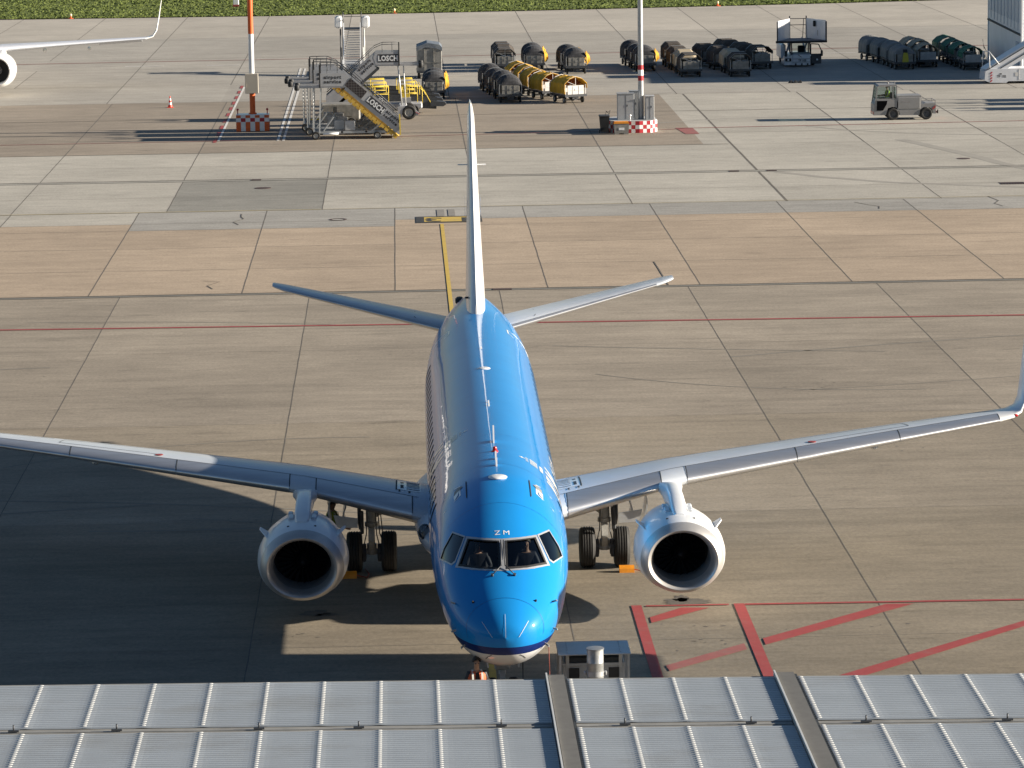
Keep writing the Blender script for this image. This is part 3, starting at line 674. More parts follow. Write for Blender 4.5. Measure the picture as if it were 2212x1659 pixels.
# ------------------------------------------------------------------ ground
def slab_mat(name, col, var=0.09, grain=0.16, streak=0.12, rough=0.85, tint=None):
    """jointed concrete: fine grain, soft blotches and traffic streaks running across the apron"""
    m = bpy.data.materials.new(name); m.use_nodes = True; N = m.node_tree.nodes; L = m.node_tree.links; b = N['Principled BSDF']
    b.inputs['Roughness'].default_value = rough; b.inputs['Specular IOR Level'].default_value = 0.25
    tc = N.new('ShaderNodeTexCoord')
    def noise(scale, st, det=5, rg=0.6):
        mp = N.new('ShaderNodeMapping'); mp.inputs['Scale'].default_value = st; L.new(tc.outputs['Object'], mp.inputs[0])
        n = N.new('ShaderNodeTexNoise'); n.inputs['Scale'].default_value = scale; n.inputs['Detail'].default_value = det; n.inputs['Roughness'].default_value = rg; L.new(mp.outputs[0], n.inputs[0]); return n.outputs['Fac']
    def ramp(f, a, c, p0=0.3, p1=0.7):
        r = N.new('ShaderNodeValToRGB'); r.color_ramp.elements[0].position = p0; r.color_ramp.elements[1].position = p1
        r.color_ramp.elements[0].color = (a, a, a, 1); r.color_ramp.elements[1].color = (c, c, c, 1); L.new(f, r.inputs[0]); return r.outputs[0]
    def mul(a, c):
        x = N.new('ShaderNodeMix'); x.data_type = 'RGBA'; x.blend_type = 'MULTIPLY'; x.inputs['Factor'].default_value = 1; L.new(a, x.inputs['A']); L.new(c, x.inputs['B']); return x.outputs['Result']
    c0 = N.new('ShaderNodeAttribute'); c0.attribute_name = 'tone'
    base = N.new('ShaderNodeMix'); base.data_type = 'RGBA'; base.blend_type = 'MULTIPLY'; base.inputs['Factor'].default_value = 1; base.inputs['A'].default_value = (*col, 1); L.new(c0.outputs['Color'], base.inputs['B'])
    o = base.outputs['Result']
    o = mul(o, ramp(noise(9, (1,0.6,1), 3, 0.8), 1-grain, 1+grain))
    o = mul(o, ramp(noise(1.4, (0.6,1.2,1), 6, 0.75), 0.91, 1.08, 0.35, 0.65))
    o = mul(o, ramp(noise(0.16, (1,1,1), 5, 0.6), 1-var, 1+var))
    o = mul(o, ramp(noise(0.55, (0.14,1.0,1), 6, 0.7), 1-streak, 1.0+streak*0.3, 0.32, 0.55))
    o = mul(o, ramp(noise(2.2, (0.10,1.0,1), 4, 0.7), 1-streak*0.7, 1.03, 0.3, 0.5))
    o = mul(o, ramp(noise(0.8, (0.35,1.0,1), 9, 0.78), 1.0, 0.66, 0.57, 0.70))
    o = mul(o, ramp(noise(0.05, (1,1,1), 3, 0.5), 0.93, 1.07))
    o = mul(o, ramp(noise(0.33, (0.8,1.1,1), 8, 0.72), 1.0, 1.10, 0.58, 0.68))
    L.new(o, b.inputs['Base Color'])
    bp = N.new('ShaderNodeBump'); bp.inputs['Strength'].default_value = 0.25; bp.inputs['Distance'].default_value = 0.01; L.new(noise(30, (1,1,1), 3, 0.7), bp.inputs['Height']); L.new(bp.outputs[0], b.inputs['Normal'])
    return m
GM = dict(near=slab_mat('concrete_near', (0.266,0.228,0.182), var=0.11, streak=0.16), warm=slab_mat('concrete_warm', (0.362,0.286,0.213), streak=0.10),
    grey=slab_mat('concrete_grey_strip', (0.300,0.285,0.260), var=0.10), pale=slab_mat('concrete_pale', (0.375,0.350,0.305), var=0.09, streak=0.09), brown=slab_mat('concrete_brown', (0.262,0.222,0.178), var=0.09, streak=0.15),
    far=slab_mat('concrete_far', (0.320,0.297,0.262), streak=0.12), far2=slab_mat('concrete_far_light', (0.385,0.352,0.305), streak=0.05), dark=slab_mat('concrete_patch_dark', (0.235,0.225,0.200), var=0.12, streak=0.15))
GN = list(GM)
def rows():
    """(y0, y1, x joint offsets, zone function)"""
    N1 = [-13.3+7.56*k for k in range(-9, 12)]; N2 = [-14.6+6.13*k for k in range(-11, 15)]; N3 = [-20.77+7.47*k for k in range(-9, 12)]
    far = [1.25+7.47*k for k in range(-12, 13)]
    return [(-60, 9.4, N1, 'near'), (9.4, 24.2, N1, 'near'), (24.2, 39.5, N1, 'near'), (39.5, 54.5, N1, 'near'), (54.5, 69.25, N1, 'near'),
            (69.65, 77.2, N2, 'warm'), (77.2, 84.6, N2, 'warm'), (84.6, 91.3, N2, 'warm'), (91.3, 93.8, N2, 'warm'), (93.8, 98.5, N2, 'grey'),
            (98.5, 105, N3, 'pale'), (105, 112.2, N3, 'pale'), (112.9, 119.8, N3, 'pale'), (119.8, 127.1, N3, 'pale'),
            (127.1, 134, N3, 'bp'), (134, 148.6, N3, 'bp'), (148.6, 161.2, N3, 'bp'), (161.2, 175, far, 'far'), (175, 191, far, 'far'), (191, 201, far, 'far'), (201, 224.6, far, 'far'), (224.6, 254, far, 'far2'), (254, 275, far, 'far2'), ]
gv = []; gf = []; gm = []; gt = []
rnd = random.Random(3)
def gq(x0, x1, y0, y1, z, t):
    k = len(gv); gv.extend([(x0,y0,0),(x1,y0,0),(x1,y1,0),(x0,y1,0)]); gf.append((k,k+1,k+2,k+3)); gm.append(GN.index(z)); gt.append(t)
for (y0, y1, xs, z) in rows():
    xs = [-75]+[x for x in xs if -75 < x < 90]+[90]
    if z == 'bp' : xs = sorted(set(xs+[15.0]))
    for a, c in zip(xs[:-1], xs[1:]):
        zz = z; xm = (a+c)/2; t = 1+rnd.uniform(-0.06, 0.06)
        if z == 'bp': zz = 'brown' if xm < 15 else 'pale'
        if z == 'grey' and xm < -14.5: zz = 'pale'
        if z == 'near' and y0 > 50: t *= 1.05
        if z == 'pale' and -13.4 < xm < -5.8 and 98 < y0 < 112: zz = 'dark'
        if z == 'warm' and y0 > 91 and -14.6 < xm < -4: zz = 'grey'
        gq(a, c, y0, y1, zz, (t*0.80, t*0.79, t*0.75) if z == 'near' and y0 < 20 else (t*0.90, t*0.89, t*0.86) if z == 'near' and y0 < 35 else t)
gq(-75, 90, 69.25, 69.65, 'dark', 0.75); gq(-75, 90, 112.2, 112.9, 'dark', 1.15)
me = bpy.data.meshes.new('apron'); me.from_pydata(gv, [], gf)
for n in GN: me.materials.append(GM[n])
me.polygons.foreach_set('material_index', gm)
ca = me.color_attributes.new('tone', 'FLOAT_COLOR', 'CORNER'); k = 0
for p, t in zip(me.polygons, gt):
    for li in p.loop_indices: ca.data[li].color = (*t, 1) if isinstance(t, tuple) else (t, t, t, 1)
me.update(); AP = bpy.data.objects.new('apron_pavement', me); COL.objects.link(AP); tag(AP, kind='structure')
# terrain to the horizon and the grass field
M['earth'] = mat('distant_ground', (0.16,0.15,0.10), 0.95, var=0.2, scale=0.02)
def grass_mat():
    m = bpy.data.materials.new('mown_grass'); m.use_nodes = True; N = m.node_tree.nodes; L = m.node_tree.links; b = N['Principled BSDF']; b.inputs['Roughness'].default_value = 0.9; b.inputs['Specular IOR Level'].default_value = 0.1
    tc = N.new('ShaderNodeTexCoord'); col = []
    for sc, st, c in ((0.35, (0.3,1,1), ((0.090,0.120,0.030),(0.130,0.155,0.046))), (4.0, (1,0.4,1), ((0.085,0.115,0.028),(0.150,0.168,0.058)))):
        mp = N.new('ShaderNodeMapping'); mp.inputs['Scale'].default_value = st; L.new(tc.outputs['Object'], mp.inputs[0]); n = N.new('ShaderNodeTexNoise'); n.inputs['Scale'].default_value = sc; n.inputs['Detail'].default_value = 7; n.inputs['Roughness'].default_value = 0.7; L.new(mp.outputs[0], n.inputs[0])
        r = N.new('ShaderNodeValToRGB'); r.color_ramp.elements[0].position = 0.35; r.color_ramp.elements[1].position = 0.68; r.color_ramp.elements[0].color = (*c[0],1); r.color_ramp.elements[1].color = (*c[1],1); L.new(n.outputs[0], r.inputs[0]); col.append(r.outputs[0])
    x = N.new('ShaderNodeMix'); x.data_type = 'RGBA'; x.inputs['Factor'].default_value = 0.5; L.new(col[0], x.inputs['A']); L.new(col[1], x.inputs['B']); L.new(x.outputs['Result'], b.inputs['Base Color']); return m
M['grass'] = grass_mat()
def sheet(name, x0, x1, y0, y1, z, m, kind='structure', n=1):
    b = MB(); b.add([(x0,y0,z),(x1,y0,z),(x1,y1,z),(x0,y1,z)], [(0,1,2,3)]); o = b.build(name, m); tag(o, kind=kind); return o
o = MB().add([(-4000,-4000,-0.05),(4000,-4000,-0.05),(4000,6000,-0.05),(-4000,6000,-0.05)], [(0,1,2,3)]).build('ground', M['earth']); tag(o, kind='structure')
b = MB(); pts = [(-75,254.6),(-40,254.9),(-12,253.4),(10,254.9),(36,258.2),(60,262.5),(90,267)]
b.add([(x, y, 0.03) for x, y in pts]+[(x, 420, 0.03) for x, y in pts], [(i, i+1, len(pts)+i+1, len(pts)+i) for i in range(len(pts)-1)])
GF = b.build('grass_field', M['grass']); tag(GF, kind='structure')
# grass tufts along the verge and over the field
b = MB(); g = random.Random(5)
def edge_y(x):
    for a, c in zip(pts[:-1], pts[1:]):
        if a[0] <= x <= c[0]: return a[1]+(c[1]-a[1])*(x-a[0])/(c[0]-a[0])
    return 255
for k in range(26000):
    x = g.uniform(-46, 54); y = edge_y(x)+abs(g.gauss(0, 0.3)) if k < 4000 else edge_y(x)+g.uniform(0, 34)
    h = g.uniform(0.05, 0.14); a = g.uniform(0, math.pi); w = g.uniform(0.05, 0.16); c, s = math.cos(a)*w, math.sin(a)*w; q, r = g.uniform(-.1,.1), g.uniform(-.1,.1)
    b.add([(x-c,y-s,0.03),(x+c,y+s,0.03),(x+q,y+r,0.03+h)], [(0,1,2)])
o = b.build('grass', M['grass'], fixn=False); tag(o, kind='stuff')
# joints, sealed by dark strips
M['joint'] = mat('joint_sealant', (0.11,0.096,0.080), 0.9, var=0.3, scale=1.5)
M['jointfine'] = mat('joint_hairline', (0.19,0.168,0.138), 0.9, var=0.3, scale=1.5)
def gstrip(mb, pts, w, z=0.004, wob=0.0):
    P = []; g = random.Random(int(pts[0][0]*100)+int(pts[0][1]*7))
    for a, c in zip(pts[:-1], pts[1:]):
        d = math.hypot(c[0]-a[0], c[1]-a[1]); n = max(1, int(d/1.2)) if wob else 1
        for k in range(n): P.append((a[0]+(c[0]-a[0])*k/n+g.uniform(-wob,wob), a[1]+(c[1]-a[1])*k/n+g.uniform(-wob,wob)))
    P.append(pts[-1]); vs = []
    for i, p in enumerate(P):
        a = P[max(i-1,0)]; c = P[min(i+1,len(P)-1)]; dx, dy = c[0]-a[0], c[1]-a[1]; l = math.hypot(dx, dy) or 1; nx, ny = -dy/l*w/2, dx/l*w/2
        vs += [(p[0]-nx,p[1]-ny,z), (p[0]+nx,p[1]+ny,z)]
    mb.add(vs, [(2*i, 2*i+1, 2*i+3, 2*i+2) for i in range(len(P)-1)])
j = MB(); jf = MB()
done = set()
for (y0, y1, xs, z) in rows():
    for x in xs:
        if -48 < x < 60:
            w = 0.028 if y0 < 69 else 0.042 if y0 < 127 else 0.055
            if z == 'bp' and x > 15: w = 0.075
            if abs(x-16.58) < 0.1: w = 0.12
            if not (z == 'far' and y0 > 160 and y0 < 201 and (x < 0.5 or abs(x-1.25) < 1) and rnd.random() < 0.5): gstrip(j, [(x, y0), (x, y1)], w, 0.004, 0.008)
for (y0, y1, xs, z) in rows()[1:]:
    w = 0.03 if y0 < 70 else 0.055 if y0 < 130 else 0.09
    gstrip(jf, [(-60, y0), (60, y0)], w*0.7, 0.008, 0.02)
for y, w in ((69.2,0.09),(69.68,0.08),(112.15,0.10),(112.95,0.10)): gstrip(j, [(-60,y),(60,y)], w, 0.012, 0.01)
gstrip(j, [(-60,127.1),(16.4,127.1)], 0.15, 0.012, 0.02); gstrip(j, [(-60,148.6),(60,148.6)], 0.09, 0.012, 0.02);
gstrip(j, [(8.58,77),(8.63,69.7)], 0.05, 0.012, 0.01)
for pts in ([(-9.6,97.2),(-9.7,96.0),(-9.4,95.2),(-9.9,94.0),(-9.6,92.9)], [(-10.2,73.6),(-9.6,73.2),(-9.9,72.2),(-9.7,71.1)], [(19.6,97.6),(20.2,96.4),(20.6,95.5),(20.5,94.6)], [(26.3,98.8),(26.5,97.1),(26.2,96.0),(26.4,94.8)]): gstrip(j, pts, 0.055, 0.012, 0.12)
o = j.build('pavement_joints', M['joint']); tag(o, kind='structure'); o = jf.build('pavement_hairlines', M['jointfine']); tag(o, kind='structure')
# painted markings
def paint(name, col, wear=0.35, rough=0.7):
    return mat(name, col, rough, var=0.10, scale=4, dirt=(0.20,0.17,0.14), dirt_amt=wear)
M['redpaint'] = paint('marking_red', (0.30,0.048,0.046), 0.35); M['yelpaint'] = paint('marking_yellow', (0.52,0.36,0.07), 0.4); M['blkpaint'] = paint('marking_black', (0.03,0.03,0.03), 0.3)
M['whtpaint'] = paint('marking_white', (0.60,0.58,0.55), 0.6); M['fadered'] = paint('marking_red_faded', (0.27,0.09,0.08), 0.7); M['fadeyel'] = paint('marking_yellow_faded', (0.42,0.35,0.20), 0.8)
def mark(m, *lines, z=0.016, name='painted_markings'):
    b = MB()
    for pts, w in lines: gstrip(b, pts, w, z, 0)
    o = b.build(name, M[m]); tag(o, kind='structure')
mark('redpaint', ([(-40,61.6),(-17.15,60.9),(-0.8,60.3),(12,59.9),(35,59.3)], 0.24), ([(3.50,12.93),(3.50,5.0)], 0.25), ([(6.0,12.9),(5.98,4.5)], 0.26), ([(3.73,12.85),(5.75,12.83)], 0.13), ([(6.14,12.81),(22,12.45)], 0.15),
     name='red_stand_markings')
b = MB()
for q in ([(3.74,11.63),(3.74,11.06),(5.25,12.52),(4.58,12.6)], [(6.21,9.25),(6.21,8.62),(10.22,12.48),(9.54,12.5)], [(5.8,3.9),(6.5,3.9),(14.75,12.2),(14.35,12.2)]):
    b.add([(x,y,0.016) for x, y in q], [tuple(range(len(q)))])
o = b.build('red_hatching', M['redpaint']); tag(o, kind='structure')
b = MB(); b.add([(x,y,0.016) for x, y in [(3.76,6.85),(3.81,6.33),(5.74,8.22),(5.73,8.81)]], [(0,1,2,3)]); o = b.build('red_hatching', M['fadered']); tag(o, kind='structure')
mark('yelpaint', ([(-0.17,91.75),(-0.17,6)], 0.16), name='yellow_centreline'); mark('fadeyel', ([(-34,98.6),(-5.87,98.6)], 0.17), name='yellow_edge_line'); mark('fadeyel', ([(-5.8,98.6),(45,99.1)], 0.10), name='yellow_edge_line')
mark('fadered', ([(-45,133.6),(-11.9,134.2),(13.9,136.4),(14.9,137.0)], 0.16), ([(-45,197.6),(50,200.9)], 0.28), name='red_service_line'); mark('redpaint', ([(14.9,137.0),(35,137.9),(60,138.4)], 0.16), name='red_service_line')
mark('whtpaint', ([(-9.21,189.3),(-9.09,133.7)], 0.15), ([(-8.87,189.2),(-8.77,133.6)], 0.15), ([(-12.66,173),(-12.54,134)], 0.14), ([(-22.4,194),(-19.5,193.9)], 0.35), ([(-16.3,193.8),(-13.8,193.5)], 0.35), ([(-9,193.5),(-4,193.4)], 0.3), ([(4,194),(10,194.1)], 0.3), ([(16,194.3),(22,194.5)], 0.3), ([(30,195.3),(36,195.6)], 0.3), name='white_road_lines')
mark('redpaint', *[([(-12.84+0.1*k/9, 174.1-4.3*k), (-12.83+0.1*k/9, 171.9-4.3*k)], 0.2) for k in range(10)], name='red_dashes')
b = MB(); b.add([(14.2,137.2,.016),(15.2,137.2,.016),(15.3,133.3,.016),(14.5,133.3,.016)], [(0,1,2,3)]); o = b.build('red_paint_patch', M['fadered']); tag(o, kind='structure')
# stand number 13, painted to be read from the taxiway
b = MB(); b.add([(-1.36,92.3,.016),(1.72,92.3,.016),(1.72,94.78,.016),(-1.36,94.78,.016)], [(0,1,2,3)]); o = b.build('stand_number_field', M['blkpaint']); tag(o, kind='structure')
b = MB(); b.add([(-0.98,92.62,.020),(1.34,92.62,.020),(1.34,94.46,.020),(-0.98,94.46,.020)], [(0,1,2,3)]); o = b.build('stand_number_panel', M['yelpaint']); tag(o, kind='structure')
b = MB(); flat_text(b, '13', (0.17,94.1,0.024), (-1,0,0), (0,-1,0), 1.45, 0.035, 0.95, space=1.5); o = b.build('stand_number', M['blkpaint']); tag(o, kind='structure')
b = MB(); b.add([(-0.35,94.85,.016),(0.0,94.85,.016),(0.0,97.6,.016),(-0.35,97.6,.016)], [(0,1,2,3)]); b.add([(0.18,94.85,.016),(0.5,94.85,.016),(0.5,97.6,.016),(0.18,97.6,.016)], [(0,1,2,3)]); o = b.build('worn_paint_marks', mat('worn_marks', (0.21,0.195,0.175), 0.85)); tag(o, kind='structure')
# manholes, drain slots and grates
M['iron'] = mat('cast_iron', (0.06,0.035,0.03), 0.7, var=0.3, scale=5)
def disc(x, y, r, lbl, cat='manhole cover', name='manhole_cover', ring=False, m='iron'):
    b = MB()
    if ring: b.lathe([(r,0.013),(r,0.017),(r*0.72,0.017),(r*0.72,0.013)], (x,y,0), 'Z', 28, smooth=False)
    else: b.lathe([(r,0.0),(r,0.014),(r*0.92,0.018),(0.0,0.018)], (x,y,0), 'Z', 28, smooth=False)
    o = b.build(name, M[m]); tag(o, lbl, cat); return o
disc(-9.04,108.56,0.42,'round rusty manhole cover in the dark grey slab'); disc(-5.0,94.31,0.42,'ring shaped manhole rim in the patch beside the stand number', ring=True); disc(28.02,116.79,0.36,'round dark manhole cover in the pale slabs at right')
def slot(x, y, l, w, lbl, n=0):
    b = MB(); b.box((x,y,0.012), (l,w,0.018)); 
    o = b.build('drain_grate', M['iron']); tag(o, lbl, 'drain grate')
slot(15.34,112.55,0.5,0.4,'left one of two iron grates in the drain channel beside the long joint'); slot(17.3,112.55,0.5,0.4,'right one of two iron grates in the drain channel beside the long joint'); slot(-9.53,112.55,0.5,0.4,'iron grate in the drain channel above the dark grey slab'); slot(1.95,69.47,0.75,0.35,'iron grate in the drain channel right of the tail')
b = MB()
for k in range(9): b.box((27.95+0.14*k,104.4,0.012), (0.07,0.7,0.018))
b.box((28.5,104.78,0.012), (1.3,0.06,0.02)); b.box((28.5,104.02,0.012), (1.3,0.06,0.02)); tag(b.build('drain_grate', M['iron']), 'slatted drain grate at the right edge of the pale slabs', 'drain grate')

# tyre marks, stains and dark patches on the concrete
M['tyremark'] = mat('tyre_mark', (0.185,0.167,0.140), 0.85, var=0.12, scale=0.8); M['darkspot'] = mat('oil_and_dark_patch', (0.105,0.092,0.078), 0.75, var=0.3, scale=3); M['tyremarkpale'] = mat('tyre_mark_pale', (0.285,0.265,0.232), 0.85, var=0.08, scale=0.8)
b = MB(); g = random.Random(21)
for k in range(16):
    x0 = g.uniform(-22, 24); y0 = g.uniform(20, 66); a = g.uniform(-0.5, 0.5)+(math.pi if g.random() < .5 else 0); cv = g.uniform(-0.05, 0.05); P = []; x, y = x0, y0
    for i in range(18): P.append((x, y)); x += 0.7*math.cos(a); y += 0.7*math.sin(a); a += cv
    gstrip(b, P, g.uniform(0.05, 0.16), 0.0055, 0.01)
o = b.build('tyre_marks', M['tyremark']); tag(o, kind='structure')
b = MB()
for P, w in (([(17.5,112),(19.5,109),(22.5,106),(27,103.5),(30,102)],0.55), ([(26.2,128),(27.3,124),(28.6,119),(29.6,114),(31.5,108)],0.7), ([(22,137),(24,134),(28,131),(34,129)],0.35), ([(8,136),(12,140),(18,143),(24,143)],0.25)): 
    gstrip(b, P, w, 0.0055, 0.03)
o = b.build('tyre_marks', M['tyremarkpale']); tag(o, kind='structure')
b = MB()
def blob(x, y, rx, ry, n=26):
    P = []
    for i in range(n): a = 2*math.pi*i/n; r = 1+g.uniform(-0.22,0.22); P.append((x+rx*r*math.cos(a), y+ry*r*math.sin(a), 0.0065))
    b.add(P, [tuple(range(n))])
blob(-4.3,12.9,0.35,0.32); blob(-4.0,12.7,0.28,0.16); blob(4.75,13.25,0.55,0.42,40); blob(4.65,13.6,0.2,0.35)  # irregular dark patches on the slabs under both engines
for k in range(70):
    x, y = g.choice([(-4.9,10.8),(-5.6,11.3),(4.9,10.9),(9.3,10.5),(8.9,10.6),(13,33),(-6.5,24),(-15,50),(6.5,9.8),(5,9),(-12,20),(12,45),(8,62),(-3,52),(17,24),(20,60)]); blob(x+g.gauss(0,0.5), y+g.gauss(0,0.35), g.uniform(0.015,0.06), g.uniform(0.015,0.05), 8)
o = b.build('oil_and_dark_patches', M['darkspot']); tag(o, kind='structure')

# ------------------------------------------------------------------ people
SK = {}
def skin_mat(k, col, rough=0.6):
    if k not in SK: SK[k] = mat('person_'+k, col, rough, var=0.06, scale=8)
    return SK[k]
def person(label, loc, rz, joints, edges, root, clothes, group=None, hair=(0.03,0.02,0.015), cap=False, vest=None, parentless=True):
    """one continuous skinned body; joints: name -> (pos, radius, material key)"""
    names = list(joints); me = bpy.data.meshes.new('p'); me.from_pydata([joints[n][0] for n in names], [(names.index(a), names.index(b)) for a, b in edges], [])
    o = bpy.data.objects.new('p', me); COL.objects.link(o); md = o.modifiers.new('s', 'SKIN'); md.use_smooth_shade = True
    sv = me.skin_vertices[0].data
    for i, n in enumerate(names): r = joints[n][1]; sv[i].radius = (r, r) if not isinstance(r, tuple) else r; sv[i].use_root = (n == root)
    sb = o.modifiers.new('u', 'SUBSURF'); sb.levels = 2; sb.render_levels = 2
    bpy.context.view_layer.update()
    m2 = bpy.data.meshes.new_from_object(o.evaluated_get(bpy.context.evaluated_depsgraph_get())); bpy.data.objects.remove(o); m2.name = 'person'
    mats = sorted(set(j[2] for j in joints.values()))
    m2.materials.clear()
    for k in mats: m2.materials.append(skin_mat(k, clothes[k]))
    segs = [(Vector(joints[a][0]), Vector(joints[b][0]), joints[b][2] if len(joints[b]) > 2 else joints[a][2]) for a, b in edges]
    for p in m2.polygons:
        c = p.center; best = None
        for a, b, k in segs:
            d = b-a; t = max(0, min(1, (c-a).dot(d)/max(d.length_squared, 1e-9))); q = (c-(a+d*t)).length
            if best is None or q < best[0]: best = (q, k)
        p.material_index = mats.index(best[1])
    b = bpy.data.objects.new('person', m2); COL.objects.link(b); b.location = loc; b.rotation_euler = (0,0,rz); tag(b, label, 'person', group)
    h = Vector(joints['cran'][0]); r = 0.098
    hb = MB(); n = 14
    for ring_ in range(1):
        vs = []; fs = []
        for i in range(7):
            ph = (i/6)*R(108)
            for j in range(n):
                a = 2*math.pi*j/n; fr = -math.cos(a)    # 1 at the face side (-Y)
                p_ = ph*(1-0.42*max(0, math.sin(-a+0)*0+max(0,-math.sin(a))))
                vs.append(h+Vector((r*1.02*math.sin(p_)*math.cos(a), r*1.14*math.sin(p_)*math.sin(a)+0.006, r*1.12*math.cos(p_)+0.012)))
        fs = [(i*n+j, i*n+n+j, i*n+n+(j+1)%n, i*n+(j+1)%n) for i in range(6) for j in range(n)]
        hb.add(vs, fs, True)
    hb.build('hair', skin_mat('hair%d' % len(SK), hair), b)
    if cap:
        cb = MB(); cb.lathe([(0.108,0.0),(0.110,0.05),(0.085,0.10),(0.0,0.115)], h+Vector((0,0,0.015)), 'Z', 16); cb.box(h+Vector((0,-0.14,0.02)), (0.14,0.12,0.012)); cb.build('cap', skin_mat('cap', (0.02,0.02,0.022)), b)
    for s in (-1, 1):
        e = MB(); e.sphere(h+Vector((0.032*s,-0.088,-0.022)), 0.012, 8); e.build('eye', M['black'], b)
    return b
def standing(lean=0.0, armL=None, armR=None, turn=0.0):
    J = {'pelvis':((0,0,0.96),(0.15,0.11),'trousers'), 'belly':((0,0,1.12),(0.145,0.105),'shirt'), 'chest':((0,-0.01,1.30),(0.17,0.12),'shirt'), 'collar':((0,0,1.45),(0.09,0.075),'shirt'),
         'neck':((0,-0.01,1.51),0.055,'skin'), 'jaw':((0,-0.035,1.575),(0.058,0.066),'skin'), 'cran':((0,-0.012,1.665),(0.078,0.094),'skin'), 'crown':((0,0,1.72),(0.055,0.065),'skin'), 'nose':((0,-0.125,1.625),0.012,'skin')}
    E_ = [('pelvis','belly'),('belly','chest'),('chest','collar'),('collar','neck'),('neck','jaw'),('jaw','cran'),('cran','crown'),('cran','nose')]
    for s, k, arm in ((-1,'R',armR),(1,'L',armL)):
        arm = arm or [(0.245*s,0.01,1.14),(0.27*s,-0.09,0.90)]
        J['sh'+k] = ((0.175*s,0,1.415),0.072,'shirt'); J['el'+k] = (arm[0],0.048,'shirt'); J['wr'+k] = (arm[1],0.030,'shirt')
        d = (Vector(arm[1])-Vector(arm[0])).normalized(); hnd = Vector(arm[1])+d*0.07; J['pa'+k] = (tuple(hnd),(0.040,0.018),'skin'); sd_ = d.cross(Vector((0,1,0))); sd_ = (sd_ if sd_.length > 0.1 else Vector((1,0,0))).normalized()
        E_ += [('chest','sh'+k),('sh'+k,'el'+k),('el'+k,'wr'+k),('wr'+k,'pa'+k)]
        for q, (off, ln) in enumerate(((-0.030,0.062),(-0.010,0.074),(0.010,0.070),(0.030,0.056))):
            a = hnd+sd_*off*0.8+d*0.035; c = a+d*ln*0.6+Vector((0,-0.012,0)); e = c+d*ln*0.4+Vector((0,-0.022,0))
            J['f%d%s' % (q,k)] = (tuple(a),0.010,'skin'); J['g%d%s' % (q,k)] = (tuple(c),0.009,'skin'); J['h%d%s' % (q,k)] = (tuple(e),0.008,'skin'); E_ += [('pa'+k,'f%d%s' % (q,k)),('f%d%s' % (q,k),'g%d%s' % (q,k)),('g%d%s' % (q,k),'h%d%s' % (q,k))]
        t1 = hnd+Vector((-s*0.02,-0.04,0)); t2 = t1+d*0.035+Vector((0,-0.015,0)); J['t1'+k] = (tuple(t1),0.012,'skin'); J['t2'+k] = (tuple(t2),0.010,'skin'); E_ += [('wr'+k,'t1'+k),('t1'+k,'t2'+k)]
        J['hip'+k] = ((0.095*s,0,0.90),0.095,'trousers'); J['kn'+k] = ((0.11*s,-0.02,0.50),0.062,'trousers'); J['an'+k] = ((0.12*s,0.02,0.10),0.045,'trousers'); J['ft'+k] = ((0.13*s,-0.15,0.04),0.038,'shoes')
        E_ += [('pelvis','hip'+k),('hip'+k,'kn'+k),('kn'+k,'an'+k),('an'+k,'ft'+k)]
    return J, E_
def seated(hz=0.0):
    J, E_ = standing(armL=[(0.27,-0.08,1.18),(0.20,-0.34,1.16)], armR=[(-0.27,-0.08,1.18),(-0.20,-0.34,1.16)])
    for s, k in ((-1,'R'),(1,'L')):
        J['kn'+k] = ((0.13*s,-0.46,0.94),0.07,'trousers'); J['an'+k] = ((0.13*s,-0.50,0.52),0.05,'trousers'); J['ft'+k] = ((0.13*s,-0.66,0.45),0.04,'shoes')
    return J, E_
CL = dict(skin=(0.45,0.26,0.17), shirt=(0.03,0.03,0.035), trousers=(0.025,0.028,0.04), shoes=(0.015,0.015,0.015))
def vest(p, col, m2=(0.65,0.66,0.62), z0=0.88, label=None):
    b = MB(); n = 20; rs = []
    for z, w, d in ((0.86,0.185,0.145),(1.0,0.175,0.14),(1.15,0.178,0.14),(1.30,0.205,0.155),(1.40,0.20,0.135),(1.462,0.15,0.10),(1.475,0.10,0.085)):
        rs.append([Vector((w*math.cos(a), d*math.sin(a)*(1 if math.sin(a) > 0 else 1.0)-0.005, z)) for a in [R(-90)+R(14)+(2*math.pi-R(28))*i/(n-1) for i in range(n)]])
    b.loft(rs, closed=False, caps=False); o = b.build('safety_vest', mat('vest', col, 0.7, var=0.08, scale=8), p)
    b = MB()
    for s in (-1, 1): b.loft([[Vector((s*x-0.02,y,z)), Vector((s*x+0.02,y,z))] for x, y, z in ((0.10,-0.147,0.90),(0.10,-0.150,1.15),(0.10,-0.166,1.30),(0.10,-0.135,1.42),(0.09,-0.02,1.50),(0.09,0.09,1.45),(0.09,0.155,1.3))], closed=False)
    rs = []
    for z, w, d in ((1.0,0.180,0.145),(1.05,0.180,0.145)): rs.append([Vector((w*math.cos(a), d*math.sin(a)-0.005, z)) for a in [R(-76)+R(332)*i/15 for i in range(16)]])
    b.loft(rs, closed=False); b.build('reflective_strip', mat('reflective_tape', m2, 0.5), o); return o
J, E_ = standing(); p = person('man in an orange vest standing beside the nose gear, seen from the chest up', (-0.64,0.75,0.05), R(8), J, E_, 'pelvis', CL); vest(p, (0.60,0.11,0.03))
J, E_ = standing(armL=[(0.25,-0.10,1.17),(0.12,-0.34,1.10)], armR=[(-0.24,-0.08,1.16),(-0.10,-0.34,1.08)])
p = person('man in a yellow vest and black cap standing behind the engine at image left', (-3.95,17.8,0.06), R(70), J, E_, 'pelvis', dict(CL), cap=True); vest(p, (0.42,0.55,0.05))
PC = dict(CL, shirt=(0.75,0.75,0.75), skin=(0.40,0.23,0.16))
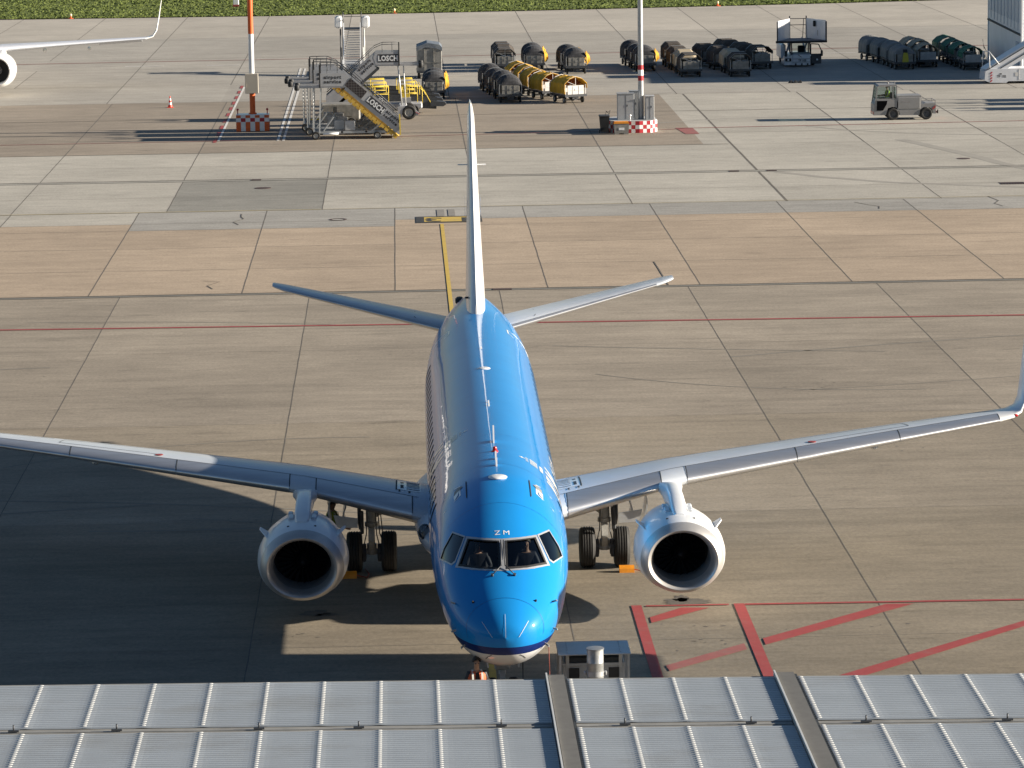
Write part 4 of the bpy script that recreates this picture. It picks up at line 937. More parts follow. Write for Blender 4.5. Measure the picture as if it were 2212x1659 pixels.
for x, lb in ((-0.53,'pilot in a white shirt behind the windscreen pane at image left'),(0.50,'pilot in a white shirt behind the windscreen pane at image right')):
    J, E_ = seated(); p = person(lb, (x,2.78,2.13), 0, J, E_, 'pelvis', PC, hair=(0.05,0.035,0.02))
    b = MB(); b.prism([(-0.02,1.44),(0.02,1.44),(0.03,1.2),(0,1.15),(-0.03,1.2)], -0.135, -0.125, 'XZ'); b.build('tie', M['black'], p)

# ------------------------------------------------------------------ chocks
def chock(x, y, lb):
    t = thing('wheel_chock', lb, 'wheel chock', (x,y,0), 0, 'orange chocks at the main wheels')
    b = MB(); b.prism([(-0.13,0),(0.13,0),(0.10,0.10),(0.03,0.17),(-0.03,0.17),(-0.10,0.10)], -0.19, 0.19, 'YZ'); b.build('chock_block', M['orange'], t)
    b = MB(); b.path([(0.19,0,0.06),(0.45,-0.1,0.02),(0.5,0.3,0.02),(0.4,0.9,0.02)], 0.012); b.build('rope', mat('rope_red', (0.3,0.05,0.03), 0.9) if 'rope_red' not in bpy.data.materials else bpy.data.materials['rope_red'], t)
chock(3.52,16.80,'orange wheel chock before the main wheels at image right'); chock(-3.52,16.80,'orange wheel chock before the main wheels at image left, half hidden by the engine')

# ------------------------------------------------------------------ terminal roof in the foreground
ZR = 4.0
M['sheet'] = mat('ribbed_sheet_metal', (0.385,0.412,0.437), 0.40, metal=0.2, var=0.07, scale=0.9, stretch=(0.5,1.2,1), dirt=(0.27,0.26,0.24), dirt_amt=0.7)
M['flash'] = mat('roof_flashing', (0.27,0.265,0.25), 0.6, metal=0.2, var=0.15, scale=2, dirt=(0.12,0.11,0.10), dirt_amt=0.5)
M['cap'] = mat('walkway_felt', (0.115,0.112,0.106), 0.8, var=0.12, scale=5)
M['palemetal'] = mat('pale_glint_caps', (0.60,0.60,0.585), 0.4, metal=0.2, var=0.05)  # pale colour imitates glints on the roof seams; plain pale metal elsewhere
TB = thing('terminal_building', 'long terminal building with a ribbed grey metal roof along the bottom edge', 'building', (0,0,0))
sk = lambda x, y, z=ZR: (x, y-0.043*x, z)
rowsY = [(-10.10,-13.03),(-13.42,-16.4),(-16.8,-19.8),(-20.2,-23.2)]
cols = [(-33.0,0.36,[-8.55+1.0*k for k in range(-24,9)]),(0.77,4.40,[0.80,1.69,2.61,3.53]),(4.84,30.0,[4.87+0.965*k for k in range(26)])]
for ri, (ya, yb) in enumerate(rowsY):
    for x0, x1, seams in cols:
        zt = ZR+0.02; n = 24; p = (ya-yb)/n; prof_ = []
        for k in range(n):
            y = ya-k*p
            prof_ += [(y, 0.0), (y-p*0.30, 0.0), (y-p*0.42, 0.030), (y-p*0.88, 0.030)]
        prof_.append((yb, 0.0))
        xs = [x0]
        for s_ in seams:
            if x0+0.1 < s_ < x1-0.1: xs += [s_-0.22, s_-0.13, s_-0.07, s_-0.02, s_+0.02, s_+0.07, s_+0.13, s_+0.22]
        xs = sorted(set(xs+[x1])); 
        def hz(x):
            d = min((abs(x-q) for q in seams), default=9); return 0.009*math.exp(-(d/0.10)**2)  # low hump at each seam, shaped to catch a soft bright halo
        rings = [[Vector(sk(x, y, zt+z+hz(x))) for y, z in prof_] for x in xs]
        MB().loft(rings, closed=False, smooth=False).build('roof_panel', M['sheet'], TB)
        b = MB()
        for s_ in seams:
            for k in range(n):
                y = ya-k*p-p*0.65; c = sk(s_, y, zt+0.036); vs = []
                for (rx, rz_) in ((1.0,0.0),(0.8,0.62),(0.35,0.95)):
                    for i in range(8): a = 2*math.pi*i/8; vs.append((c[0]+0.050*rx*math.cos(a), c[1]+0.030*rx*math.sin(a), c[2]+0.004+0.013*rz_))
                b.add(vs, [(r_*8+i, r_*8+(i+1)%8, r_*8+8+(i+1)%8, r_*8+8+i) for r_ in range(2) for i in range(8)]+[tuple(range(16,24))], True)
        b.build('pale_glint_caps', M['palemetal'], TB)['kind'] = 'stuff'  # added pale domes stand in for the sun glints along the seams
    # gutter between the rows
    yn = rowsY[ri+1][0] if ri+1 < len(rowsY) else yb-0.4
    b = MB()
    for x0, x1, _ in cols: b.add([sk(x0,yb+0.02,ZR+0.012),sk(x1,yb+0.02,ZR+0.012),sk(x1,yn-0.02,ZR+0.012),sk(x0,yn-0.02,ZR+0.012)], [(0,1,2,3)]); b.bar(sk(x0,(yb+yn)/2,ZR+0.015), sk(x1,(yb+yn)/2,ZR+0.015), 0.05, 0.02)
    b.build('gutter_flashing', M['flash'], TB)
b = MB(); b.add([sk(-33,-9.90,ZR+0.005),sk(30,-9.90,ZR+0.005),sk(30,-10.12,ZR+0.015),sk(-33,-10.12,ZR+0.015)], [(0,1,2,3)]); b.bar(sk(-33,-9.91,ZR-0.13), sk(30,-9.91,ZR-0.13), 0.10, 0.25); b.build('eaves_flashing', M['flash'], TB)
for x0, x1 in ((0.43,0.71),(4.47,4.78)):
    b = MB(); b.add([sk(x0,-9.86,ZR+0.07),sk(x1,-9.86,ZR+0.07),sk(x1,-24,ZR+0.07),sk(x0,-24,ZR+0.07),sk(x0,-9.86,ZR-.1),sk(x1,-9.86,ZR-.1),sk(x1,-24,ZR-.1),sk(x0,-24,ZR-.1)], [(0,1,2,3),(0,4,5,1),(1,5,6,2),(3,2,6,7),(0,3,7,4)]); b.build('roof_walkway', M['cap'], TB)
    b = MB(); b.bar(sk(x0-0.035,-9.9,ZR+0.07), sk(x0-0.035,-24,ZR+0.07), 0.03, 0.10); b.build('edge_trim', M['palemetal'], TB)
    b = MB(); b.bar(sk(x1+0.03,-9.9,ZR+0.02), sk(x1+0.03,-24,ZR+0.02), 0.04, 0.05); b.build('edge_trim', M['seam'], TB, 'dark gap beside the walkway')
for x in (-8.72,-6.98,-4.58,-2.90,-0.50,1.58,3.70,5.63,8.0,-12.4,10.1):
    b = MB(); b.box(sk(x,-13.22,ZR+0.05), (0.18,0.07,0.03)); b.tube(sk(x,-13.22,ZR+0.05), sk(x,-13.22,ZR+0.15), 0.015); b.build('roof_anchor', M['darksteel'], TB)
b = MB(); b.add([sk(-33,-9.95,0),sk(30,-9.95,0),sk(30,-24,0),sk(-33,-24,0),sk(-33,-9.95,ZR-0.05),sk(30,-9.95,ZR-0.05),sk(30,-24,ZR-0.05),sk(-33,-24,ZR-0.05)], [(0,1,5,4),(1,2,6,5),(2,3,7,6),(3,0,4,7),(4,5,6,7)])
b.build('wall', mat('terminal_wall_panel', (0.42,0.43,0.44), 0.6, var=0.08), TB)
b = MB()
for k in range(20): b.box(sk(-31+3*k,-9.93,1.9), (2.5,0.06,2.6), rz=-0.043)
b.build('window_band', mat('terminal_glass', (0.03,0.04,0.045), 0.08, var=0.1), TB)

# ------------------------------------------------------------------ assumed boarding bridge, unseen at right, fitted to shade the ground before the nose
BB = thing('assumed_bridge', 'assumed raised grey boarding bridge standing right of the nose, outside the picture', 'boarding bridge', (0,0,0))
b = MB(); b.bev((13.5,3.7,4.7), (2.6,6.8,3.0), 0.15); b.build('cab', M['belly'], BB)
b = MB(); b.bev((28,2.0,4.8), (26.4,3.0,2.8), 0.1)
for k in range(12): b.box((15.6+2.1*k,2.0,4.8), (0.15,3.12,2.94))
b.build('tunnel', M['belly'], BB)
b = MB(); b.tube((13.5,3.0,0.5), (13.5,3.0,3.2), 0.16); b.tube((22,2.0,0.0), (22,2.0,3.4), 0.3); b.box((13.5,3.0,0.9), (0.5,1.6,0.25)); b.build('support_column', M['steel'], BB)
for y in (2.3, 3.7): wheel(BB, 13.5, y, 0.4, 0.4, 0.3)

# ------------------------------------------------------------------ pillar and service cabinet beside the nose
PL = thing('steel_pillar', 'round galvanised pillar with a capped top and a strap, before the service cabinet', 'pillar', (1.85,1.0,0))
b = MB(); b.lathe([(0.175,0),(0.175,0.6),(0.178,0.61),(0.175,0.62),(0.175,1.58),(0.178,1.585),(0.175,1.59),(0.175,1.88)], (0,0,0), 'Z', 40); b.build('pipe', mat('galvanised_pipe', (0.40,0.41,0.41), 0.42, metal=0.5, var=0.25, scale=7, dirt=(0.2,0.2,0.19), dirt_amt=0.4), PL)
b = MB(); b.lathe([(0.19,1.865),(0.19,1.885),(0.10,1.897),(0,1.90)], (0,0,0), 'Z', 40); b.build('lid', mat('lid_grey', (0.25,0.26,0.27), 0.5, metal=0.4), PL)
b = MB(); b.lathe([(0.184,1.30),(0.184,1.40),(0.178,1.40)], (0,0,0), 'Z', 36)
for s in (-1, 1): b.bev((0.215*s,0,1.35), (0.05,0.09,0.08), 0.01); b.tube((0.215*s,-0.07,1.35), (0.215*s,0.07,1.35), 0.018)
b.build('strap', M['steel'], PL)
CB = thing('service_cabinet', 'grey metal service cabinet with a raised flat roof and two dark square openings', 'cabinet', (1.86,2.0,0))
M['cabgrey'] = mat('cabinet_grey', (0.36,0.37,0.38), 0.5, metal=0.2, var=0.10, scale=5, dirt=(0.2,0.19,0.18), dirt_amt=0.3)
b = MB(); b.bev((0,0.15,0.70), (1.30,0.9,1.38), 0.02); b.box((0,-0.32,1.375), (1.34,0.06,0.05)); b.build('body', M['cabgrey'], CB)
b = MB(); b.bev((0,0,1.64), (1.54,1.15,0.03), 0.01)
for x in (-0.56, 0.56):
    for k in range(5): b.sphere((x,-0.45+0.22*k,1.66), 0.016, 6)
b.build('roof_plate', mat('roof_plate', (0.50,0.52,0.54), 0.4, metal=0.4, var=0.05), CB)
b = MB()
for x in (-0.72, 0.72):
    for y in (-0.5, 0.5): b.bar((x,y,0), (x,y,1.63), 0.05, 0.05)
b.build('frame', M['steel'], CB)
for x in (-0.56, 0.56): b = MB(); b.bar((x,-0.32,1.3), (x,-0.32,1.63), 0.07, 0.07); b.build('roof_strut', M['steel'], CB)
for x in (-0.42, 0.42): b = MB(); b.box((x,-0.306,1.18), (0.22,0.02,0.22)); b.build('opening', M['black'], CB)
b = MB(); b.box((0,-0.312,0.7), (0.02,0.012,1.3)); b.box((0,-0.05,1.45), (1.2,0.5,0.10)); b.build('door_gap', M['seam'], CB)

# ------------------------------------------------------------------ baggage carts
M['tarpdark'] = mat('tarpaulin_charcoal', (0.050,0.050,0.054), 0.9, var=0.35, scale=4, spec=0.2, dirt=(0.12,0.11,0.10), dirt_amt=0.5)
M['tarpbrown'] = mat('tarpaulin_brown_grey', (0.075,0.064,0.056), 0.9, var=0.4, scale=4, spec=0.2, dirt=(0.16,0.14,0.12), dirt_amt=0.5)
M['tarpyellow'] = mat('tarpaulin_yellow', (0.60,0.33,0.02), 0.8, var=0.22, scale=2, dirt=(0.25,0.17,0.06), dirt_amt=0.5)
M['tarpbeige'] = mat('tarpaulin_beige', (0.40,0.33,0.23), 0.7, var=0.2, scale=2, dirt=(0.18,0.15,0.11), dirt_amt=0.5)
M['tarpgreen'] = mat('tarpaulin_green', (0.03,0.14,0.075), 0.65, var=0.25, scale=2, dirt=(0.08,0.12,0.10), dirt_amt=0.4)
M['tarpgrey'] = mat('tarpaulin_grey', (0.20,0.195,0.185), 0.7, var=0.2, scale=2, dirt=(0.1,0.1,0.1), dirt_amt=0.5)
M['cartgrey'] = mat('cart_panel_grey', (0.25,0.24,0.22), 0.55, metal=0.1, var=0.25, scale=4, dirt=(0.07,0.06,0.05), dirt_amt=0.6)
M['cartwhite'] = mat('cart_panel_white', (0.62,0.60,0.58), 0.5, var=0.1, scale=4, dirt=(0.25,0.22,0.2), dirt_amt=0.4)
M['cartpale'] = mat('cart_panel_pale', (0.42,0.42,0.42), 0.5, var=0.15, scale=4, dirt=(0.2,0.18,0.17), dirt_amt=0.5)
M['rustred'] = mat('brown_lining', (0.30,0.085,0.02), 0.7, var=0.2)
M['foil'] = mat('clear_plastic_sheet', (0.45,0.47,0.50), 0.15, var=0.3, scale=6, coat=1.0)
def cart_proto(name, prof_, tarp, panel, z_low, open_front=False, side=None, lining=None, flap=None, foil=False, sign=False, window=False):
    """front at y=0 facing -Y, body runs back to y=2.35; drawbar in front"""
    zz = lambda z: 0.5+(z-0.5)*0.83
    prof_ = [(x, zz(z)) for x, z in prof_]; z_low = zz(z_low)
    t = thing(name, None, None)
    b = MB(); b.box((0,1.2,0.50), (1.50,2.4,0.09)); b.box((0,0.02,0.50), (1.54,0.08,0.16)); b.box((0,2.38,0.50), (1.54,0.08,0.16))
    for y in (0.42,1.95): b.tube((-0.62,y,0.22), (0.62,y,0.22), 0.035); b.box((0,y,0.36), (0.5,0.25,0.2))
    b.box((0,0.25,0.33), (0.42,0.35,0.24)); b.tube((0,0.1,0.30), (0,-0.55,0.25), 0.03); b.build('chassis', M['darksteel'], t)
    for y in (0.42,1.95):
        for x in (-0.63,0.63): wheel(t, x, y, 0.215, 0.215, 0.13)
    for y, nm in ((0.06,'end_panel'),(2.33,'end_panel')):
        b = MB(); b.bev((0,y,0.85), (1.14,0.04,0.60), 0.015)
        for x in (-0.22,0.22): b.bar((x,y-0.026,0.58), (x,y-0.026,1.12), 0.025, 0.012)
        b.bar((-0.56,y-0.03,0.85), (0.56,y-0.03,0.85), 0.02, 0.012); b.box((0,y-0.03,0.88), (0.16,0.02,0.14)); b.build(nm, M[panel], t)
    for y in (0.06,2.33):
        b = MB()
        for x in (-0.70,0.70): b.bar((x,y,0.5), (x,y,zz(1.35)), 0.04, 0.04)
        if open_front or y > 1:
            P = [(x, y, z) for x, z in prof_]
            for a, c in zip(P[:-1], P[1:]): b.bar(a, c, 0.035, 0.035)
        if open_front and y < 1: b.bar((0,0.06,zz(1.28)), (0,0.06,prof_[len(prof_)//2][1]), 0.025, 0.025); b.bar((-0.62,0.04,zz(1.62)), (0.05,0.04,zz(1.28)), 0.022, 0.022)
        b.build('end_frame', M['cartwhite'] if panel == 'cartwhite' else M['steel'], t)
    # canopy with real cloth thickness
    outer = list(prof_); 
    if side in ('left','both'): outer = [(-0.76, z_low)]+outer
    if side in ('right','both'): outer = outer+[(0.76, z_low)]
    inner = [(x*0.972, z-0.025 if 0 < i < len(outer)-1 else z) for i, (x, z) in enumerate(outer)][::-1]
    P = outer+inner; rs = []
    g = random.Random(len(name)+len(outer))
    for k in range(9):
        y = 0.0+2.40*k/8; w = 1+0.022*math.cos(math.pi*k)+0.012*math.sin(k*2.3+len(outer)); sag = -0.05*(k % 2)-0.02*math.sin(k*1.7)
        hood = 1.0
        if not open_front: hood = (0.10, 0.55, 0.86, 1.0)[min(k, 3)] if k < 4 else 1.0; y = (0.03, 0.14, 0.32, 0.58)[k] if k < 4 else 0.58+1.82*(k-3)/5
        zb = zz(1.25)
        rs.append([Vector((x*w*(1 if z <= zb else 0.93+0.07*hood), y, (z if z <= zb else zb+(z-zb)*hood)+sag*(1 if z > zb and hood > .9 else 0))) for x, z in P])
    b = MB(); b.loft(rs, smooth=False)
    b.build('canopy', M[tarp], t)
    if lining: b = MB(); b.prism([(x*0.95, z-0.04) for x, z in prof_ if z > 1.15]+[(0.6,1.14),(-0.6,1.14)], 0.9, 0.92, 'XZ'); b.build('lining', M[lining], t)
    if flap:
        b = MB()
        for k in range(9):
            y = 0.08+0.27*k; x = 0.80+0.07*math.sin(k*1.9)+0.05*(k % 2); z0 = 0.66+0.12*math.sin(k*2.7); z1 = 1.42+0.10*math.cos(k*1.7)
            b.add([(x-0.03,y,z0),(x+0.11,y+0.05,z0+0.2),(x+0.05,y+0.2,1.05),(x+0.12,y+0.3,z0+0.15),(x,y+0.3,z0),(x-0.06,y+0.3,z1),(x-0.07,y,z1),(x+0.07,y+0.1,1.18)], [(0,1,7,6),(1,2,7),(1,3,2),(3,4,5,2),(2,5,6,7)])
        b.build('rolled_curtain', M[flap], t)
    if foil:
        b = MB(); g = random.Random(4)
        for k in range(7): b.sphere((-0.45+0.15*k, 0.35+g.uniform(-.1,.25), 1.05+g.uniform(-.14,.12)), g.uniform(0.12,0.2), 8, (1.3,1,0.6), False)
        b.build('plastic_cover', M['foil'], t)
    if sign: b = MB(); b.add([(-0.22,-0.04,0.56),(0.24,-0.04,0.56),(0.20,-0.03,1.02),(0.14,-0.03,1.25),(-0.12,-0.03,1.25),(-0.18,-0.03,1.02)], [(0,1,2,3,4,5)]); b.add([(-0.22,-0.02,0.56),(0.24,-0.02,0.56),(0.20,-0.01,1.02),(0.14,-0.01,1.25),(-0.12,-0.01,1.25),(-0.18,-0.01,1.02)], [(5,4,3,2,1,0)]); b.build('yellow_sheet', mat('sheet_dull_yellow', (0.48,0.42,0.04), 0.6), t)
    if window: b = MB(); b.box((0.0,0.10,1.36), (0.30,0.10,0.26), rx=-0.5); b.build('canopy_window', M['black'], t)
    return t
ARCH = [(0.70*math.cos(a)*1.06, 1.25+0.70*math.sin(a)) for a in [math.pi-math.pi*k/12 for k in range(13)]]
OCTA = [(-0.74,1.30),(-0.74,1.52),(-0.42,1.90),(0.42,1.90),(0.74,1.52),(0.74,1.30)]
HIP = [(-0.78,1.05),(-0.76,1.45),(-0.42,1.82),(0.0,1.98),(0.42,1.82),(0.76,1.45),(0.78,1.05)]
used = set()
def copy_cart(proto, x, y, rz, label, group):
    first = proto.name not in used; used.add(proto.name)
    o = proto if first else copy_tree(proto)
    g_ = random.Random(int(x*31+y*7)); o.location = (x, y, 0); o.rotation_euler = (0,0,rz+g_.uniform(-0.035,0.035)); o.scale = (1, g_.uniform(0.94,1.0), g_.uniform(0.95,1.04)); tag(o, label, 'baggage cart', group); return o
CA = cart_proto('baggage_cart', ARCH, 'tarpdark', 'cartgrey', 0.62, side='both')
CF = cart_proto('baggage_cart', ARCH, 'tarpdark', 'cartgrey', 0.62, side='left', flap='tarpyellow')
CO = cart_proto('baggage_cart', OCTA, 'tarpbrown', 'cartgrey', 0.62, side='left')
CP = cart_proto('baggage_cart', OCTA, 'tarpbrown', 'cartgrey', 0.62, side='left', open_front=True, foil=True)
CT = cart_proto('baggage_cart', OCTA, 'tarpbeige', 'cartgrey', 0.62, side='left')
CY = cart_proto('baggage_cart', HIP, 'tarpyellow', 'cartwhite', 0.64, side='left', open_front=True, lining='rustred')
CG = cart_proto('baggage_cart', HIP, 'tarpgreen', 'cartpale', 0.95, side='both', open_front=True)
CB_ = cart_proto('baggage_cart', HIP, 'tarpbeige', 'cartpale', 0.80, side='both', open_front=True)
CR = cart_proto('baggage_cart', ARCH, 'tarpgrey', 'cartgrey', 0.62, side='both', window=True)
CS = cart_proto('baggage_cart', ARCH, 'tarpgrey', 'cartgrey', 0.62, side='both', window=True, sign=True)
WORDS = ['first','second','third','fourth','fifth','sixth']
def train(protos, pts, rz, kind, where, group):
    n = len(pts); 
    for i, (x, y) in enumerate(pts):
        pr = protos[min(i, len(protos)-1)] if isinstance(protos, list) else protos
        a = rz[i] if isinstance(rz, list) else rz
        w = 'front' if i == 0 else 'rear' if i == n-1 else WORDS[i]
        copy_cart(pr, x, y, a, '%s %s, %s' % (w, kind, where), group)
GR = 'parked baggage carts'
train(CA, [(5.12,156.5),(4.86,159.5),(4.58,162.6),(4.25,165.7)], [0.03,0.06,0.05,0.08], 'charcoal cart', 'in the row of four left of the yellow carts', GR)
train(CY, [(9.27,155.5),(7.95,158.5),(7.15,161.5),(6.65,164.6),(6.2,167.7)], [0.42,0.34,0.20,0.14,0.12], 'yellow-covered cart', 'in the only yellow row of five', GR)
train([CF, CF], [(0.25,160.4),(0.24,163.4)], 0.0, 'charcoal cart', 'of the pair right of the belt loaders', GR)
train([CP, CO, CO], [(5.58,182.6),(5.57,185.7),(5.54,188.8)], [0.02,0.0,-0.02], 'brown flat-topped cart', 'behind the row of four charcoal carts', GR)
train(CF, [(7.66,182.7),(7.69,185.7)], [0.0,0.02], 'round-topped cart', 'with yellow curtain, straight behind the yellow row', GR)
train(CF, [(10.51,179.3),(10.3,182.9)], [0.0,0.08], 'round-topped cart', 'with yellow curtain, behind the front yellow cart', GR)
train([CF, CF, CA], [(15.49,180.5),(15.33,183.3),(15.09,186.1)], [0.0,0.06,0.08], 'round-topped cart', 'directly behind the grey lamp mast', GR)
train([CP, CT, CO, CO], [(18.26,174.8),(18.16,178.0),(18.03,181.2),(17.86,184.3)], [0.0,0.03,0.05,0.05], 'flat-topped cart', 'in the row just right of the grey mast', GR)
train([CP, CT, CO, CO], [(21.64,174.2),(21.5,177.5),(21.06,180.8),(20.45,184.0)], [0.0,0.06,0.15,0.2], 'shaded cart', 'in left row of the group beside the high-loader truck', GR)
train([CP, CO, CO], [(23.85,180.8),(23.15,184.0),(22.35,187.2)], [0.1,0.2,0.25], 'shaded cart', 'in right row of the group beside the high-loader truck', GR)
train([CS, CR, CR, CR], [(33.67,178.2),(33.5,181.1),(33.2,184.0),(32.8,186.9)], [0.04,0.06,0.1,0.12], 'grey round-topped cart', 'in the row left of the beige carts', GR)
train(CB_, [(35.52,179.7),(35.49,182.7),(35.45,185.7)], [0.0,0.0,0.02], 'beige-covered cart', 'between the grey and the green rows', GR)
train(CG, [(38.24,176.6),(38.1,179.6),(37.98,182.6),(37.9,185.6)], [0.03,0.03,0.02,0.02], 'green-covered cart', 'beside the blue-grey metal hall', GR)
# tall canopy trolley behind the two carts with yellow curtain
CN = thing('canopy_trolley', 'tall grey box trolley with a torn blue-grey cover behind two charcoal carts', 'trolley', (0.12,177.5,0))
b = MB(); b.box((0,1.4,0.5), (1.8,3.0,0.12)); 
for y in (0.4,2.4): b.tube((-0.75,y,0.25), (0.75,y,0.25), 0.04)
b.build('chassis', M['darksteel'], CN)
for y in (0.4,2.4):
    for x in (-0.75,0.75): wheel(CN, x, y, 0.26, 0.26, 0.16)
b = MB(); b.bev((0,1.4,1.35), (1.75,2.9,1.6), 0.03)
for x in (-0.35,0.3): b.bar((x,-0.07,0.6), (x,-0.07,2.1), 0.04, 0.03)
b.bar((-0.86,-0.07,1.15), (0.86,-0.07,1.15), 0.04, 0.03); b.build('body', M['cartgrey'], CN)
b = MB(); b.prism([(-0.9,1.95),(-0.88,2.25),(-0.15,2.52),(0.72,2.38),(0.9,2.2),(0.9,1.95),(0.5,2.12),(-0.3,2.2)], -0.08, 2.9, 'XZ'); b.build('cover', mat('cover_blue_grey', (0.13,0.15,0.18), 0.5, var=0.35, scale=3, dirt=(0.35,0.35,0.33), dirt_amt=0.8), CN)

# ------------------------------------------------------------------ tractor with its driver
TR = thing('baggage_tractor', 'dusty grey baggage tractor with a cab, driving left on the right side', 'tractor', (28.17,140.6,0))
M['tractor'] = mat('tractor_grey', (0.235,0.23,0.228), 0.45, var=0.08, scale=3, dirt=(0.16,0.14,0.12), dirt_amt=0.4)
# x: -1.86 (nose) .. +1.86 (rear), near side at y=-0.78
b = MB(); b.prism([(-1.86,0.30),(-1.84,0.95),(-1.68,1.22),(-1.55,1.22),(-0.48,1.22),(-0.30,0.60),(-0.42,0.72),(-0.72,0.80),(-1.02,0.72),(-1.14,0.30)], -0.76, 0.76, 'XZ')
b.prism([(-0.48,0.60),(-0.48,1.45),(0.97,1.45),(0.97,0.92),(1.15,0.97),(1.84,0.97),(1.86,0.35),(1.70,0.35),(1.62,0.62),(1.45,0.74),(1.1,0.74),(0.92,0.60),(0.86,0.28),(-0.30,0.28),(-0.34,0.5)], -0.76, 0.76, 'XZ')
b.build('body', M['tractor'], TR)
b = MB(); b.bev((0.245,0,1.0), (1.36,1.56,0.72), 0.03); b.build('battery_box', M['tractor'], TR)
b = MB(); b.bar((0.9,-0.7,1.14), (1.82,-0.7,1.14), 0.03, 0.03); b.bar((0.9,0.7,1.14), (1.82,0.7,1.14), 0.03, 0.03); b.bar((1.82,-0.7,1.14), (1.82,0.7,1.14), 0.03, 0.03); b.bar((1.82,-0.7,0.9), (1.82,-0.7,1.16), 0.03, 0.03); b.bar((1.82,0.7,0.9), (1.82,0.7,1.16), 0.03, 0.03); b.build('guard_rail', M['tractor'], TR)
b = MB(); b.prism([(-1.66,2.0),(-1.56,2.10),(-0.52,2.12),(-0.48,2.02)], -0.74, 0.74, 'XZ')
for y in (-0.72,0.72):
    for p, q in (((-1.78,1.0),(-1.64,2.02)), ((-0.50,1.2),(-0.50,2.05)), ((-0.72,1.2),(-0.72,2.05))): b.bar((p[0],y,p[1]), (q[0],y,q[1]), 0.07, 0.06)
    b.bar((-1.70,y,1.24), (-0.50,y,1.24), 0.06, 0.10)
b.build('cab', M['tractor'], TR)
b = MB(); b.box((-0.62,0,1.62), (0.02,1.36,0.8)); b.box((-0.61,-0.725,1.62), (0.14,0.01,0.72)); b.build('rear_window', M['vehglass'], TR)
for y in (-0.725,0.725): b = MB(); b.add([(-1.71,y,1.29),(-0.76,y,1.29),(-0.76,y,1.98),(-1.60,y,1.98)], [(0,1,2,3)]); b.build('side_window', M['vehglass'], TR)
b = MB(); b.add([(-1.77,-0.68,1.25),(-1.77,0.68,1.25),(-1.65,0.68,1.98),(-1.65,-0.68,1.98)], [(0,1,2,3)]); b.build('windscreen', M['vehglass'], TR)
b = MB(); b.prism([(-1.70,0.58),(-1.68,1.16),(-1.06,1.16),(-1.10,0.95),(-1.32,0.58)], -0.775, -0.765, 'XZ'); b.build('door_window', M['winpane'], TR)
for x in (-0.72,1.28):
    for y in (-0.68,0.68): wheel(TR, x, y, 0.36, 0.36, 0.25, axis='Y', rimm='darksteel')
b = MB(); b.box((-0.95,0,0.95), (0.5,0.5,0.5)); b.box((-0.72,0,1.35), (0.12,0.5,0.5)); b.build('seat', M['black'], TR)
b = MB(); b.bar((-1.4,0,1.05), (-1.48,0,1.42), 0.04, 0.04); b.lathe([(0.17,-0.01),(0.19,0),(0.17,0.01)], (-1.42,0,1.42), 'Z', 14); b.build('steering_wheel', M['black'], TR)
b = MB(); b.box((-1.865,0,0.42), (0.03,1.3,0.14)); b.box((1.865,0,0.45), (0.03,1.3,0.2)); b.build('bumper', M['red'], TR)
b = MB(); b.prism([(1.62,0.68),(1.84,0.86),(1.84,0.72),(1.68,0.58)], -0.775, -0.765, 'XZ'); b.build('warning_stripe', M['redpaint'], TR)
b = MB(); b.bar((1.86,0,0.38), (2.08,0,0.38), 0.08, 0.10); b.bar((2.08,0,0.30), (2.08,0,0.52), 0.08, 0.06); b.build('tow_hitch', M['black'], TR)
b = MB(); b.box((0.05,-0.782,1.08), (0.5,0.004,0.08)); b.build('worn_lettering', mat('worn_mark_grey', (0.22,0.21,0.21), 0.6), TR)
b = MB(); b.tube((-0.56,-0.3,2.1), (-0.56,-0.3,2.3), 0.02); b.tube((-0.9,0.2,2.1), (-0.9,0.2,2.2), 0.06, n=10); b.build('beacon', M['barrel'], TR)
J, E_ = seated(); p = person('driver in a yellow vest sitting in the cab of the grey tractor', (27.22,140.6,0.27), R(-90), J, E_, 'pelvis', CL); vest(p, (0.62,0.78,0.05))

# ------------------------------------------------------------------ masts
def band_pole(b_, x, y, z0, z1, r): b_.lathe([(r,z0),(r,z1)], (x,y,0), 'Z', 24)
LM = thing('apron_lamp_mast', 'orange and white lamp mast on a chequered concrete block at left', 'lamp mast', (-10.77,140.2,0))
b = MB(); b.bev((0,0.1,0.52), (1.96,1.0,1.0), 0.02); b.build('base_block', M['decalwhite'], LM)
M['ored'] = mat('signal_orange_red', (0.72,0.12,0.02), 0.55, var=0.1, scale=5); M['sred'] = mat('signal_red', (0.45,0.02,0.03), 0.55, var=0.1, scale=5)
b = MB(); n = 7; w = 1.96/n
for i in range(n):
    x = -0.98+w*(i+0.5)
    if i % 2 == 0: b.box((x,-0.405,0.30), (w*0.98,0.012,0.56)); b.box((x,-0.405,0.90), (w*0.98,0.012,0.16))
b.build('orange_checks', M['ored'], LM)
b = MB()
for i in range(n):
    if i % 2 == 1: b.box((-0.98+w*(i+0.5),-0.406,0.70), (w*0.98,0.012,0.22))
for i in range(2): b.box((0.985,-0.2+0.5*i,0.3), (0.012,0.25,0.5))
b.build('red_checks', M['sred'], LM)
for q, (z0, z1, r) in enumerate(((1.08,2.35,0.165),(5.77,9.4,0.155),(13,16.5,0.14))):
    b = MB(); band_pole(b,0,0.1,z0,z1,r)
    if q == 0: b.lathe([(0.24,1.02),(0.24,1.08),(0.17,1.1)], (0,0.1,0), 'Z', 8)
    b.build('orange_section', M['ored'], LM)
for z0, z1, r in ((2.35,5.77,0.16),(9.4,13,0.15)): b = MB(); band_pole(b,0,0.1,z0,z1,r); b.build('white_section', M['white'], LM)
